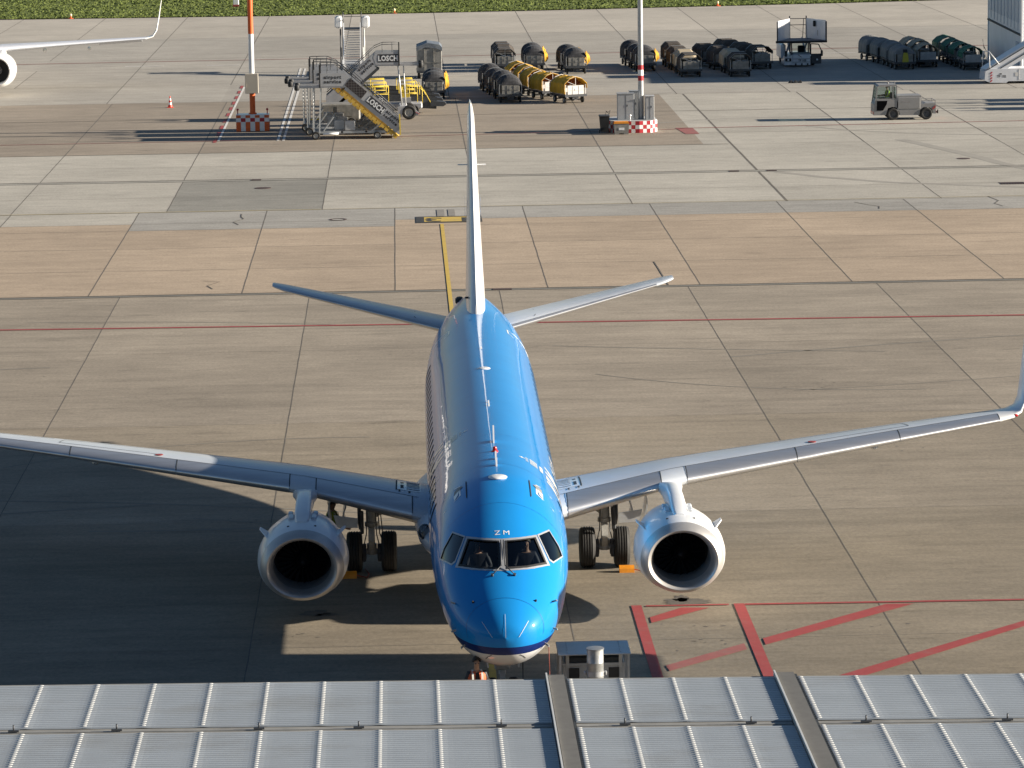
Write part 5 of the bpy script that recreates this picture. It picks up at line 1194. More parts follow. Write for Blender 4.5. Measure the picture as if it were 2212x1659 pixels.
b = MB(); b.bev((0,-0.14,2.84), (0.78,0.24,1.18), 0.02); b.box((-0.34,-0.27,2.75), (0.03,0.02,0.2)); b.build('switch_box', mat('box_beige', (0.40,0.36,0.30), 0.5, var=0.05), LM)
b = MB(); b.bar((-1.6,0.1,16.4), (1.6,0.1,16.4), 0.12, 0.12)
for x in (-1.4,-0.5,0.5,1.4): b.bev((x,-0.2,16.5), (0.6,0.5,0.25), 0.03)
b.build('floodlight_bar', M['steel'], LM)
for x in (-0.9,0.86):
    b = MB(); b.tube((x,0.2,1.02), (x,0.2,1.2), 0.03); b.sphere((x,0.2,1.27), 0.075, 10); b.build('marker_lamp', M['sred'], LM)
RM = thing('apron_lamp_mast', 'galvanised lamp mast with two red bands on an octagonal checked plinth', 'lamp mast', (12.1,136.0,0))
b = MB(); O = [(-1.95,-0.6),(-1.6,-1.35),(-0.2,-1.45),(0.45,-1.30),(0.88,-0.7),(0.88,1.0),(0.3,1.7),(-1.5,1.7),(-1.95,1.0)]
b.prism(O, 0.0, 0.70, 'XY'); b.build('plinth', M['cartpale'], RM)
b = MB(); g = random.Random(2); bw = MB()
for k in range(1, 5):
    (x0,y0),(x1,y1) = O[k-1] if k else O[-1], O[k]
    L_ = math.hypot(x1-x0,y1-y0); n = max(2, int(L_/0.22)); a = math.atan2(y1-y0,x1-x0)
    for i in range(n):
        for r_ in range(3):
            cx, cy = x0+(x1-x0)*(i+.5)/n, y0+(y1-y0)*(i+.5)/n; q = b if (i+r_+k) % 2 else bw
            q.box((cx+0.008*math.sin(a), cy-0.008*math.cos(a), 0.12+0.23*r_), (L_/n*0.97,0.014,0.225), rz=a)
b.build('red_checks', M['sred'], RM); bw.build('white_checks', M['decalwhite'], RM)
b = MB(); b.lathe([(0.165,0.70),(0.16,2.94)], (0,0,0), 'Z', 10); b.lathe([(0.158,3.85),(0.12,18)], (0,0,0), 'Z', 10); b.build('pole', M['steel'], RM)
for z0, z1 in ((3.57,3.85),(2.94,3.23)): b = MB(); b.lathe([(0.162,z0),(0.162,z1)], (0,0,0), 'Z', 20); b.build('red_band', M['sred'], RM)
b = MB(); b.lathe([(0.1615,3.23),(0.1615,3.57)], (0,0,0), 'Z', 20); b.build('white_band', M['decalwhite'], RM)
b = MB(); b.bar((-2,0,17.9), (2,0,17.9), 0.14, 0.14)
for x in (-1.8,-0.6,0.6,1.8): b.bev((x,-0.3,18), (0.8,0.6,0.3), 0.03)
b.build('floodlight_bar', M['steel'], RM)
def cab(x, y, w, d, h, z0, lb, m='cabgrey'):
    t = thing('switch_cabinet', lb, 'switch cabinet', (x,y,z0), 0, 'switch cabinets on the mast plinth')
    b = MB(); b.bev((0,0,h/2), (w,d,h), 0.015); b.box((0,0,h+0.01), (w+0.06,d+0.06,0.04)); b.build('housing', M[m], t)
    b = MB(); b.box((0,-d/2-0.003,h/2), (0.014,0.008,h*0.92)); b.box((0.08,-d/2-0.01,h*0.55), (0.03,0.02,0.12)); b.build('door_gap', M['seam'], t)
cab(11.18,135.7,0.98,0.62,1.53,0.70,'large grey switch cabinet left of the galvanised lamp mast'); cab(11.75,136.5,0.6,0.5,1.6,0.70,'switch cabinet half hidden behind the galvanised lamp mast'); cab(12.58,135.7,0.50,0.75,1.36,0.70,'slim pale switch cabinet right of the galvanised lamp mast', 'cartpale')
t = thing('grit_box', 'grey plastic grit box with an orange lid before the mast plinth', 'box', (10.82,134.2,0))
b = MB(); b.prism([(-0.40,0.0),(-0.15,0.0),(-0.12,0.06),(0.12,0.06),(0.15,0.0),(0.40,0.0),(0.44,0.62),(-0.44,0.62)], -0.3, 0.3, 'XZ'); b.build('tub', M['cartgrey'], t)
b = MB(); b.box((0,-0.308,0.32), (0.32,0.01,0.14)); b.build('label_plate', M['decalwhite'], t)
b = MB(); b.prism([(-0.46,0.62),(0.46,0.62),(0.40,0.72),(-0.40,0.72)], -0.32, 0.32, 'XZ'); b.build('lid', M['orange'], t)
t = thing('waste_bin', 'dark wheeled waste bin with a cable on its lid left of the mast plinth', 'bin', (9.88,134.9,0))
b = MB(); b.loft([[Vector((s1*w,s2*d,z)) for s1, s2 in ((-1,-1),(1,-1),(1,1),(-1,1))] for z, w, d in ((0.08,0.22,0.24),(0.98,0.29,0.33))], smooth=False); b.build('tub', M['black'], t)
b = MB(); b.bev((0,0,1.02), (0.64,0.72,0.09), 0.03); b.build('lid', M['darksteel'], t)
b = MB(); b.path([(0.05,0,1.06),(0.15,0,1.28),(0.28,0,1.10),(0.36,0,1.32),(0.2,0,1.20),(0.08,0,1.30)], 0.014); b.build('cable', M['black'], t)
for y in (0.2,): wheel(t, 0.27, y, 0.1, 0.1, 0.05); wheel(t, -0.27, y, 0.1, 0.1, 0.05)
t = thing('marker_lamp', 'small white marker lamp on the checked mast plinth', 'lamp', (11.38,134.75,0.70)); b = MB(); b.tube((0,0,0), (0,0,0.26), 0.03); b.build('post', M['white'], t); b = MB(); b.sphere((0,0,0.32), 0.07, 10); b.build('lamp', M['decalwhite'], t)

# ------------------------------------------------------------------ cone, edge lights, post, rag
t = thing('traffic_cone', 'red and white traffic cone alone on the slabs at left', 'traffic cone', (-16.78,157.6,0))
b = MB(); b.box((0,0,0.02), (0.38,0.38,0.04)); b.lathe([(0.15,0.04),(0.118,0.19)], (0,0,0), 'Z', 20); b.lathe([(0.095,0.33),(0.072,0.47)], (0,0,0), 'Z', 20); b.lathe([(0.052,0.60),(0.03,0.74),(0,0.745)], (0,0,0), 'Z', 20); b.build('body', mat('cone_red', (0.75,0.06,0.03), 0.5), t)
b = MB(); b.lathe([(0.118,0.19),(0.095,0.33)], (0,0,0), 'Z', 20); b.lathe([(0.072,0.47),(0.052,0.60)], (0,0,0), 'Z', 20); b.build('reflective_band', M['decalwhite'], t)
for x, y, lb in ((-31.84,254.6,'small orange edge light on the grass verge at far left'),(-2.34,254.3,'small orange edge light on the grass verge behind the white stairs'),(27.53,257.2,'small orange edge light on the grass verge left of the high-loader truck')):
    t = thing('edge_light', lb, 'light', (x,y,0.02), 0, 'edge lights along the grass'); b = MB(); b.lathe([(0.30,0),(0.28,0.03),(0.07,0.05),(0.07,0.22)], (0,0,0), 'Z', 12); b.build('base', M['ored'], t); b = MB(); b.lathe([(0.10,0.22),(0.11,0.35),(0.06,0.45),(0,0.46)], (0,0,0), 'Z', 12); b.build('lens', mat('lens_pale', (0.7,0.6,0.35), 0.3) if 'lens_pale' not in bpy.data.materials else bpy.data.materials['lens_pale'], t)
t = thing('marker_post', 'white marker post standing in the grass left of the orange mast', 'post', (-17.42,268.9,0.02)); b = MB(); b.bev((0,0,0.7), (0.55,0.3,1.4), 0.05); b.build('post_body', M['white'], t); b = MB(); b.box((0,-0.16,0.12), (0.6,0.05,0.2)); b.build('foot', M['redpaint'], t)
t = thing('rag', 'crumpled black rag on the sunlit slabs in front of the high-loader truck', 'rag', (24.76,168.4,0)); b = MB(); g = random.Random(8); rs = []
for k in range(9): x = -0.45+0.115*k; h = 0.04+0.16*abs(math.sin(k*1.1)); rs.append([Vector((x,-0.10-g.uniform(0,.08),0.0)), Vector((x,-0.03,h)), Vector((x,0.05,h*0.8)), Vector((x,0.14+g.uniform(0,.08),0.0))])
b.loft(rs); b.build('cloth', M['black'], t)

# ------------------------------------------------------------------ passenger stairs (near side at y=0, platform at the left end, stairs run down to the right)
M['stairgrey'] = mat('stair_panel_grey', (0.40,0.40,0.41), 0.5, metal=0.1, var=0.08, scale=2, dirt=(0.2,0.19,0.18), dirt_amt=0.3)
M['letter'] = mat('lettering_dark', (0.04,0.04,0.045), 0.6); M['letterwhite'] = mat('lettering_white', (0.75,0.75,0.75), 0.6)
M['stepyellow'] = mat('underside_yellow', (0.60,0.38,0.06), 0.6, var=0.1, scale=3, dirt=(0.3,0.25,0.15), dirt_amt=0.5)
M['solar'] = None
def grid_mat():
    m = bpy.data.materials.new('solar_cells'); m.use_nodes = True; N = m.node_tree.nodes; L = m.node_tree.links; b = N['Principled BSDF']; b.inputs['Roughness'].default_value = 0.25
    tc = N.new('ShaderNodeTexCoord'); br = N.new('ShaderNodeTexBrick'); br.offset = 0; br.inputs['Scale'].default_value = 1; br.inputs['Brick Width'].default_value = 0.15; br.inputs['Row Height'].default_value = 0.15; br.inputs['Mortar Size'].default_value = 0.012
    mp = N.new('ShaderNodeMapping'); mp.inputs['Rotation'].default_value = (R(90), 0, 0); L.new(tc.outputs['Object'], mp.inputs[0]); L.new(mp.outputs[0], br.inputs[0])
    br.inputs['Color1'].default_value = (0.02,0.015,0.018,1); br.inputs['Color2'].default_value = (0.03,0.022,0.022,1); br.inputs['Mortar'].default_value = (0.12,0.11,0.11,1); L.new(br.outputs[0], b.inputs['Base Color']); return m
M['solar'] = grid_mat()
def make_stairs(label, loc, lettered=True, mirror=1, W_=1.9):
    t = thing('passenger_stairs', label, 'passenger stairs', loc, 0, 'grey passenger stairs')
    x = lambda v: v*mirror
    zp = 3.10; xa, xb, xe = -0.0, 1.45, 4.55     # platform start/end, foot of the stairs
    ze = 0.42
    sl = math.atan2(zp-ze, xe-xb)
    b = MB(); b.box((x(0.75),W_/2,zp-0.06), (1.55,W_,0.08)); 
    for y in (0.12,W_-0.12): b.bar((x(-1.3),y,zp-0.05), (x(0.2),y,zp-0.05), 0.12, 0.12)
    b.build('platform', M['stairgrey'], t)
    for y in (0.12,W_-0.12): b = MB(); b.lathe([(0.0,-0.16),(0.13,-0.16),(0.16,-0.08),(0.16,0.08),(0.13,0.16),(0,0.16)], (x(-1.35),y,zp-0.08), 'Z', 12); b.build('bumper', M['black'], t)
    b = MB(); n = 15
    for k in range(n):
        f = (k+0.5)/n; b.box((x(xb+(xe-xb)*f), W_/2, zp-(zp-ze)*f), (0.30,W_-0.1,0.04)); b.box((x(xb+(xe-xb)*f-0.13), W_/2, zp-(zp-ze)*f-0.08), (0.02,W_-0.1,0.16))
    b.build('steps', M['darksteel'], t)
    b = MB()
    for y in (0.03,W_-0.03): b.bar((x(xb),y,zp-0.12), (x(xe),y,ze-0.12), 0.05, 0.24)
    b.build('stringer', M['stairgrey'], t)
    b = MB(); g = random.Random(5)
    for k in range(13):
        f = k/13+0.03; b.bar((x(xb-0.25+(xe-xb)*f),-0.01,zp-0.34-(zp-ze)*f), (x(xb-0.25+(xe-xb)*(f+0.062)),-0.01,zp-0.34-(zp-ze)*(f+0.062)), 0.04, 0.16) if mirror > 0 else None
    b.prism([(x(xb-0.25),zp-0.30),(x(xe-0.25),ze-0.30),(x(xe-0.05),ze-0.30),(x(xb+0.05),zp-0.20)], 0.05, W_-0.05, 'XZ'); b.build('underside', M['stepyellow'] if mirror > 0 else M['darksteel'], t)  # mirrored stairs: dark colour stands in for the shade underneath
    # side panels: sloping and on the platform
    for y, near in ((0.0,True),(W_,False)):
        b = MB(); q = [(x(xb-0.05),zp+0.02),(x(xe-0.05),ze+0.02),(x(xe-0.05),ze+0.78),(x(xb-0.05),zp+0.72)]; b.prism(q, y-0.012, y+0.012, 'XZ'); b.build('side_panel', M['stairgrey'], t)
        b = MB(); b.prism([(x(0.0),zp-0.02),(x(1.40),zp-0.02),(x(1.56),zp+0.44),(x(1.40),zp+0.74),(x(0.0),zp+0.74)], y-0.018, y+0.018, 'XZ'); b.build('platform_panel', M['stairgrey'], t)
        b = MB(); b.path([(x(0.02),y,zp+1.22),(x(1.0),y,zp+1.22),(x(1.5),y,zp+1.02),(x(xe-0.1),y,ze+1.05)], 0.022, 6)
        for p in ((0.4,zp+.7,zp+1.2),(1.0,zp+.7,zp+1.2)): b.tube((x(p[0]),y,p[1]), (x(p[0]),y,p[2]), 0.015)
        for k in range(5): f = 0.12+0.19*k; X = xb+(xe-xb)*f; Z = zp-(zp-ze)*f; b.tube((x(X),y,Z+0.7), (x(X),y,Z+1.0), 0.015)
        b.path([(x(1.5),y,zp+0.86),(x(xe-0.1),y,ze+0.9)], 0.014, 6)
        b.build('handrail', M['darksteel'], t)
        b = MB(); b.bar((x(-0.02),y,zp-0.1), (x(-0.02),y,zp+1.22), 0.09, 0.07); b.build('front_post', M['black'], t)
    d = Vector((x(math.cos(sl)),0,-math.sin(sl))); u = Vector((x(math.sin(sl)),0,math.cos(sl)))
    if mirror < 0: d, u = -d, Vector((-math.sin(sl),0,math.cos(sl)))
    def along(f, h): return Vector((x(xb-0.05+(xe-xb)*f), -0.016, zp-(zp-ze)*f+h))
    if lettered:
        b = MB(); q = [along(0.06,0.08),along(0.40,0.08),along(0.40,0.70),along(0.06,0.70)]
        if mirror > 0:
            c = along(0.21,0.40); b = MB(); 
            P = [c-d*0.62-u*0.27, c+d*0.62-u*0.27, c+d*0.62+u*0.27, c-d*0.62+u*0.27]
            b.add([p+Vector((0,-0.012,0)) for p in P]+P, [(0,1,2,3),(0,4,5,1),(1,5,6,2),(2,6,7,3),(3,7,4,0)]); b.build('solar_panel', M['solar'], t)
        c = along(0.575 if mirror > 0 else 0.60,0.40); b = MB(); P = [c-d*0.60-u*0.24, c+d*0.60-u*0.24, c+d*0.60+u*0.24, c-d*0.60+u*0.24]; nrm = Vector((0,-1,0))
        b.add([p+nrm*0.006 for p in P], [(0,1,2,3)]); b.build('name_plate', M['letter'], t)
        b = MB(); flat_text(b, 'LOSCH', c-u*0.145+nrm*0.012, d, u, 0.30, 0.018, 0.83, space=1.05); b.build('lettering', M['letterwhite'], t)
        c = along(0.865 if mirror > 0 else 0.20,0.40); b = MB(); flat_text(b, 'airport', c+u*0.06+nrm*0.004, d, u, 0.185, 0.014, 1.05, space=1.22); flat_text(b, 'service', c-u*0.20+nrm*0.004, d, u, 0.185, 0.014, 1.05, space=1.22); b.build('lettering', M['letter'], t)
        if mirror < 0:
            b = MB(); P = [Vector((x(v),-0.022,zp+w)) for v, w in ((1.28,0.12),(0.03,0.12),(0.03,0.62),(1.28,0.62))]; b.add(P, [(0,1,2,3)]); b.build('name_plate', M['letter'], t)
            b = MB(); flat_text(b, 'LOSCH', Vector((x(0.655),-0.028,zp+0.22)), (1,0,0), (0,0,1), 0.31, 0.018, 0.83, space=1.05); b.build('lettering', M['letterwhite'], t)
    if mirror > 0:
        b = MB(); flat_text(b, 'airport', Vector((0.72,-0.024,zp+0.42)), (1,0,0), (0,0,1), 0.19, 0.014, 1.05, space=1.22); flat_text(b, 'service', Vector((0.72,-0.024,zp+0.16)), (1,0,0), (0,0,1), 0.19, 0.014, 1.05, space=1.22); b.build('lettering', M['letter'], t)
    # legs: telescopic posts with holes
    b = MB()
    for y in (0.1,W_-0.1):
        b.bar((x(-0.10),y,0.4), (x(0.02),y,zp), 0.07, 0.07)
        for k in range(12): b.bar((x(-0.42),y,0.45+0.21*k), (x(-0.42),y,0.45+0.21*k+0.13), 0.07, 0.07)
        b.tube((x(-0.42),y,0.4), (x(-0.42),y,zp), 0.022); b.bar((x(0.15),y,0.5), (x(0.75),y,1.3), 0.05, 0.05)
    b.build('leg', M['palemetal'], t)
    b = MB()
    for y in (0.15,W_-0.15): b.bar((x(-0.45),y,0.42), (x(4.6),y,0.40), 0.10, 0.14)
    for v in (-0.4,1.2,2.6,3.8,4.5): b.bar((x(v),0.1,0.42), (x(v),W_-0.1,0.42), 0.12, 0.10)
    b.bar((x(2.9),0.1,0.45), (x(3.7),0.1,1.05), 0.08, 0.08); b.bar((x(2.9),W_-.1,0.45), (x(3.7),W_-.1,1.05), 0.08, 0.08); b.build('base_frame', M['steel'], t)
    if mirror > 0:
        for k in range(2): b = MB(); b.bev((1.05+0.62*k,0.35+0.5*(1-k),0.78), (0.58,0.5,0.55), 0.02); b.build('mesh_box', M['cartpale'], t)
        b = MB(); b.tube((0.1,0.05,0.32), (1.0,0.05,0.34), 0.06); b.build('stabiliser_foot', M['decalwhite'], t)
    b = MB(); b.bar((x(xe+0.02),-0.05,0.2), (x(xe+0.0),-0.05,1.42), 0.07, 0.07); b.build('tow_bar', M['yellow'], t)
    for y in (0.0,W_): wheel(t, x(-0.30), y, 0.24, 0.24, 0.16, axis='Y'); wheel(t, x(3.25), y, 0.22, 0.22, 0.14, axis='Y')
    return t
S1 = make_stairs('front grey passenger stairs of three, with a dark solar panel and white on black lettering', (-6.58,133.9,0))
S2 = make_stairs('middle grey passenger stairs of the three standing close behind each other', (-7.02,136.6,0), False)
S3 = make_stairs('rear grey passenger stairs of the three standing close behind each other', (-7.30,139.1,0), False)
S4 = make_stairs('grey motor stairs rising to the right above the belt loaders, black plate at its top', (-2.02,146.0,0.30), True, -1)
for ch in list(S4.children):
    if ch.name.startswith(('base_frame','wheel','tow_bar','leg')):
        for c2 in list(ch.children): bpy.data.objects.remove(c2)
        bpy.data.objects.remove(ch)
b = MB(); b.bar((-1.0,0.3,0.5), (-4.4,0.3,0.45), 0.3, 0.2); b.bar((-1.0,1.6,0.5), (-4.4,1.6,0.45), 0.3, 0.2); b.bev((0.2,0.95,0.38), (0.5,1.9,0.4), 0.05); b.build('chassis', M['stairgrey'], S4)
b = MB(); b.prism([(-0.15,-0.1),(-0.1,0.50),(0.75,0.50),(1.2,0.10),(1.1,-0.05),(1.0,-0.05),(0.90,0.35),(0.57,0.47),(0.22,0.35),(0.1,-0.1)], -0.06, 0.02, 'XZ'); b.build('mudguard', M['stairgrey'], S4)
b = MB(); b.bev((-3.25,0.95,0.65), (0.95,1.8,1.05), 0.06); b.build('driver_cab', M['stairgrey'], S4)
for y in (0.05,1.85): wheel(S4, 0.57, y, 0.14, 0.44, 0.26, axis='Y'); wheel(S4, -2.47, y, 0.14, 0.44, 0.26, axis='Y')
b = MB()
for y in (0.15,1.75):
    b.tube((0.15,y,0.5), (-0.05,y,3.0), 0.045); b.tube((0.38,y,0.5), (0.28,y,3.0), 0.035)
b.build('lifting_strut', M['palemetal'], S4)
b = MB(); b.bar((0.98,-0.03,0.14), (1.22,-0.03,0.02), 0.10, 0.02); b.build('warning_board', M['sred'], S4)
b = MB(); b.bev((-1.05,0.9,3.55), (0.9,0.6,0.35), 0.15); b.build('rolled_awning', mat('awning_pale_green', (0.25,0.33,0.20), 0.7), S4)
# stairs standing right of the picture, whose lattice shadows reach in
for x, y, lb in ((44.6,144.2,'first'),(45.2,147.6,'second'),(45.6,150.2,'third')):
    o = copy_tree(S2); o.location = (x,y,0); tag(o, '%s grey passenger stairs beyond the right picture edge, behind the tractor' % lb)

# ------------------------------------------------------------------ belt loaders
def belt_loader(label, loc, rails=True):
    t = thing('belt_loader', label, 'belt loader', loc, 0, 'belt loaders')
    b = MB(); b.bev((1.9,0.8,0.55), (3.4,1.5,0.40), 0.08); b.bev((0.7,0.55,0.85), (0.9,0.9,0.3), 0.05); b.box((2.6,0.2,0.9), (0.6,0.5,0.35)); b.build('chassis', M['stairgrey'], t)
    b = MB(); b.bar((-0.6,1.15,0.95), (4.5,1.15,0.62), 0.22, 0.75); 
    b.prism([(4.1,0.45),(4.9,0.42),(5.1,0.55),(5.0,0.70),(4.1,0.78)], 0.75, 1.55, 'XZ'); b.build('conveyor', M['darksteel'], t)
    b = MB(); b.bar((-0.5,1.15,1.08), (4.4,1.15,0.76), 0.06, 0.66); b.build('belt', M['black'], t)
    for x in (0.9,3.1):
        for y in (0.1,1.5): wheel(t, x, y, 0.30, 0.30, 0.2, axis='Y')
    if rails:
        for (x0, x1) in ((-0.2,1.5),(2.3,3.3)):
            b = MB()
            for y in (0.72,1.58):
                for z in (1.25,1.70): b.tube((x0,y,z), (x1,y,z), 0.02)
                for x in (x0, (x0+x1)/2, x1): b.tube((x,y,0.75), (x,y,1.70), 0.02)
            b.build('guard_rail', M['yellow'], t)
        b = MB(); b.path([(3.3,0.3,0.7),(3.3,0.3,1.55),(3.45,0.3,1.65),(3.6,0.3,1.5),(3.6,0.3,0.7)], 0.024); b.path([(3.7,0.7,1.5),(4.1,0.7,0.7)], 0.024); b.path([(2.5,0.2,0.8),(2.5,0.2,1.5)], 0.03); b.build('handle_rail', M['yellow'], t)
        b = MB(); b.box((2.55,0.15,1.05), (0.42,0.12,0.5)); b.build('control_box', M['yellow'], t)
    return t
BL1 = belt_loader('front belt loader with yellow rails behind the motor stairs', (-4.2,149.3,0))
BL2 = copy_tree(BL1); BL2.location = (-4.35,152.3,0); tag(BL2, 'middle belt loader with yellow rails, second behind the motor stairs')
BL3 = copy_tree(BL1); BL3.location = (-4.5,155.3,0); tag(BL3, 'rear belt loader with yellow rails, farthest behind the motor stairs')
# small service trailers among the stairs
t = thing('ground_power_unit', 'boxy grey power unit between the three stairs and the motor stairs', 'power unit', (-5.6,143.0,0))
b = MB(); b.bev((0,0,0.85), (2.4,1.3,1.0), 0.08); b.box((0.3,-0.66,0.9), (1.0,0.02,0.6)); b.build('body', M['cartgrey'], t)
b = MB(); b.bar((-1.2,0,0.4), (-2.0,0,0.35), 0.08, 0.08); b.build('drawbar', M['yellow'], t)
for x in (-0.7,0.7):
    for y in (-0.6,0.6): wheel(t, x, y, 0.25, 0.25, 0.16, axis='Y')
# ------------------------------------------------------------------ white stairs facing the camera
t = thing('passenger_stairs', 'tall white passenger stairs seen from their foot, at the top left of the stair group', 'passenger stairs', (-5.33,181.0,0))
b = MB(); n = 18
for k in range(n): f = k/n; b.box((0,0.1+3.9*f,0.35+2.8*f), (1.15,0.26,0.035))
b.build('steps', M['stairgrey'], t)
for s in (-1, 1):
    b = MB(); b.prism([(0.0,0.2),(4.0,3.05),(4.0,3.55),(0.0,0.75)], s*0.62-0.05, s*0.62+0.05, 'YZ'); b.build('stringer', M['white'], t)
    b = MB(); b.path([(s*0.66,0.1,1.2),(s*0.66,4.0,4.1),(s*0.66,5.6,4.1)], 0.03); b.path([(s*0.66,5.4,3.1),(s*0.66,5.4,4.25)], 0.04); b.build('handrail', M['darksteel'], t)
    b = MB(); b.bev((s*0.98,4.9,3.55), (0.56,1.2,0.85), 0.12); b.build('side_box', M['white'], t)
    b = MB(); b.tube((s*0.85,4.4,0.3), (s*0.85,4.4,3.1), 0.05); b.tube((s*0.8,2.2,0.3), (s*0.8,2.2,1.9), 0.05); b.build('leg', M['palemetal'] if s > 0 else M['darksteel'], t)
b = MB(); b.box((0,4.8,3.08), (1.2,1.6,0.08)); b.bar((-0.6,5.5,3.9), (0.6,5.5,3.9), 0.04, 0.04); b.build('platform', M['darksteel'], t)
b = MB(); b.bev((0,2.9,0.55), (1.7,5.0,0.4), 0.08); b.build('chassis', M['stairgrey'], t)
for x in (-0.8,0.8):
    for y in (0.8,4.8): wheel(t, x, y, 0.32, 0.32, 0.22)
# ------------------------------------------------------------------ high-loader truck TP 105
t = thing('high_loader_truck', 'white high-loader truck with a raised platform and an open right door, marked TP 105', 'truck', (26.83,182.6,0))
M['truckwhite'] = mat('truck_white', (0.66,0.67,0.70), 0.4, var=0.06, scale=2, coat=0.3)
b = MB(); b.prism([(0.0,0.12),(-0.02,0.86),(0.30,0.92),(0.55,1.0),(0.95,1.0),(0.95,0.12)], -0.62, 0.62, 'YZ'); b.prism([(0.1,0.12),(0.1,0.75),(2.4,0.75),(2.4,0.12)], -1.22, -0.6, 'YZ'); b.build('cab_front', M['truckwhite'], t)
b = MB()
for x in (-0.66,0.66): b.bar((x,0.25,0.85), (x,0.65,1.68), 0.09, 0.08); b.bar((x,1.5,0.85), (x,1.5,1.68), 0.09, 0.08)
b.box((0,1.05,1.68), (1.42,1.1,0.08)); b.build('cab_frame', M['darksteel'], t)
b = MB(); b.add([(-0.6,0.30,0.93),(0.6,0.30,0.93),(0.6,0.63,1.62),(-0.6,0.63,1.62)], [(0,1,2,3)]); b.build('windscreen', M['vehglass'], t)
b = MB(); b.bev((0.1,1.15,1.05), (0.5,0.2,0.8), 0.05); b.bev((0.1,1.0,0.75), (0.5,0.5,0.2), 0.05); b.build('driver_seat', M['black'], t)
b = MB(); b.bar((-0.62,-0.03,0.57), (0.62,-0.03,0.57), 0.02, 0.02); b.bar((-0.62,-0.03,0.34), (0.62,-0.03,0.34), 0.02, 0.02); b.bar((-0.25,-0.01,0.86), (0.0,-0.035,0.68), 0.04, 0.03)
for x in (-0.42,0.02,0.44): b.box((x,-0.03,0.18), (0.10,0.05,0.14))
b.build('bumper_trim', M['black'], t)
b = MB(); flat_text(b, 'TP 105', (0.05,-0.035,0.385), (1,0,0), (0,0,1), 0.14, 0.006, 1.0); b.build('lettering', M['letter'], t)
b = MB(); b.bev((-0.95,0.08,0.50), (0.42,0.06,0.22), 0.02); b.build('headlamp_housing', M['black'], t)
for x in (-0.95,1.12): b = MB(); b.sphere((x,0.0,0.50), 0.075, 10, (1,0.5,1)); b.build('headlamp', M['decalwhite'], t)
b = MB(); b.bev((1.08,0.25,0.55), (0.75,0.07,0.72), 0.04); b.build('open_door', M['darksteel'], t)
b = MB(); b.path([(0.7,0.28,0.9),(0.7,0.28,1.62),(1.25,0.28,1.58),(1.45,0.28,1.15),(1.48,0.28,0.9)], 0.04, 6); b.build('door_frame', M['darksteel'], t)
for x in (-1.12,1.45): b = MB(); b.bev((x,-0.02,0.95), (0.16,0.12,0.42), 0.04); b.build('wing_mirror', M['black'], t)
b = MB(); b.box((0,3.8,0.55), (2.2,4.6,0.25)); b.bev((-1.15,3.0,1.0), (0.35,3.2,1.1), 0.1); b.build('chassis', M['truckwhite'], t)
b = MB()
for s in (-1, 1): b.bar((s*0.55,1.8,0.6), (s*0.55,4.6,1.75), 0.10, 0.16); b.bar((s*0.62,4.6,0.6), (s*0.62,1.8,1.75), 0.10, 0.16)
b.build('scissor_lift', M['cartpale'], t)
for x in (-0.95,0.95):
    for y in (1.3,4.8): wheel(t, x, y, 0.36, 0.36, 0.26)
b = MB(); b.prism([(-1.9,-0.5),(1.75,-0.45),(1.35,2.3),(-0.9,2.4)], 1.74, 1.90, 'XY'); b.build('platform', mat('platform_grey_blue', (0.10,0.105,0.13), 0.6), t)
b = MB(); b.tube((-1.9,-0.5,1.82), (1.78,-0.46,1.82), 0.07); b.build('platform_bumper', M['black'], t)
for P in ([(-1.75,-0.4),(-1.15,0.9),(-0.6,2.3)], [(1.68,-0.4),(1.45,0.6),(0.62,2.3)]):
    for (a, c) in zip(P[:-1], P[1:]):
        b = MB(); h = 1.42; dx, dy = c[0]-a[0], c[1]-a[1]; l = math.hypot(dx, dy); nx, ny = -dy/l*0.03, dx/l*0.03
        b.prism([(a[0]-nx,a[1]-ny),(c[0]-nx,c[1]-ny),(c[0]+nx,c[1]+ny),(a[0]+nx,a[1]+ny)], 1.9, 1.9+h, 'XY'); b.build('side_wall', M['truckwhite'], t)
b = MB(); b.bar((-1.78,-0.42,1.9), (-1.78,-0.42,3.25), 0.10, 0.08); b.bar((1.72,-0.42,1.9), (1.72,-0.42,3.25), 0.12, 0.10); b.bar((-0.6,2.3,1.9), (-0.6,2.3,3.5), 0.08, 0.08); b.bar((0.6,2.3,1.9), (0.6,2.3,3.5), 0.08, 0.08)
b.tube((-0.6,2.35,3.3), (0.6,2.35,3.3), 0.025); b.tube((-0.6,2.35,2.85), (0.6,2.35,2.85), 0.025); b.tube((0.35,2.35,1.95), (0.42,2.35,3.3), 0.025); b.build('guard_rail', M['darksteel'], t)
b = MB(); b.bev((1.05,1.2,3.0), (0.16,0.3,0.4), 0.02); b.box((1.3,0.95,2.35), (0.10,0.1,0.4)); b.build('control_panel', M['black'], t)
# ------------------------------------------------------------------ white stair truck TP 102 at the right edge
t = thing('stair_truck', 'white stair truck marked TP 102 rising out of the right picture edge', 'stair truck', (37.43,164.8,0))
b = MB(); b.prism([(0.0,0.08),(-0.36,0.24),(-0.30,0.85),(0.02,1.0),(7.5,1.0),(7.5,0.18),(2.3,0.16),(1.25,0.16),(1.1,0.05)], 0.0, 2.2, 'XZ'); b.build('body', M['truckwhite'], t)
b = MB(); b.prism([(-0.05,1.0),(-0.30,0.95),(0.35,1.35),(7.5,5.6),(7.5,4.7),(1.2,1.0)], 0.15, 2.05, 'XZ'); b.build('stair_flight', M['truckwhite'], t)
b = MB(); b.bar((-0.02,0.13,1.0), (7.5,0.13,5.45), 0.03, 0.05); b.bar((0.7,0.13,1.0), (7.5,0.13,5.0), 0.03, 0.05); b.build('dark_edge', M['seam'], t)
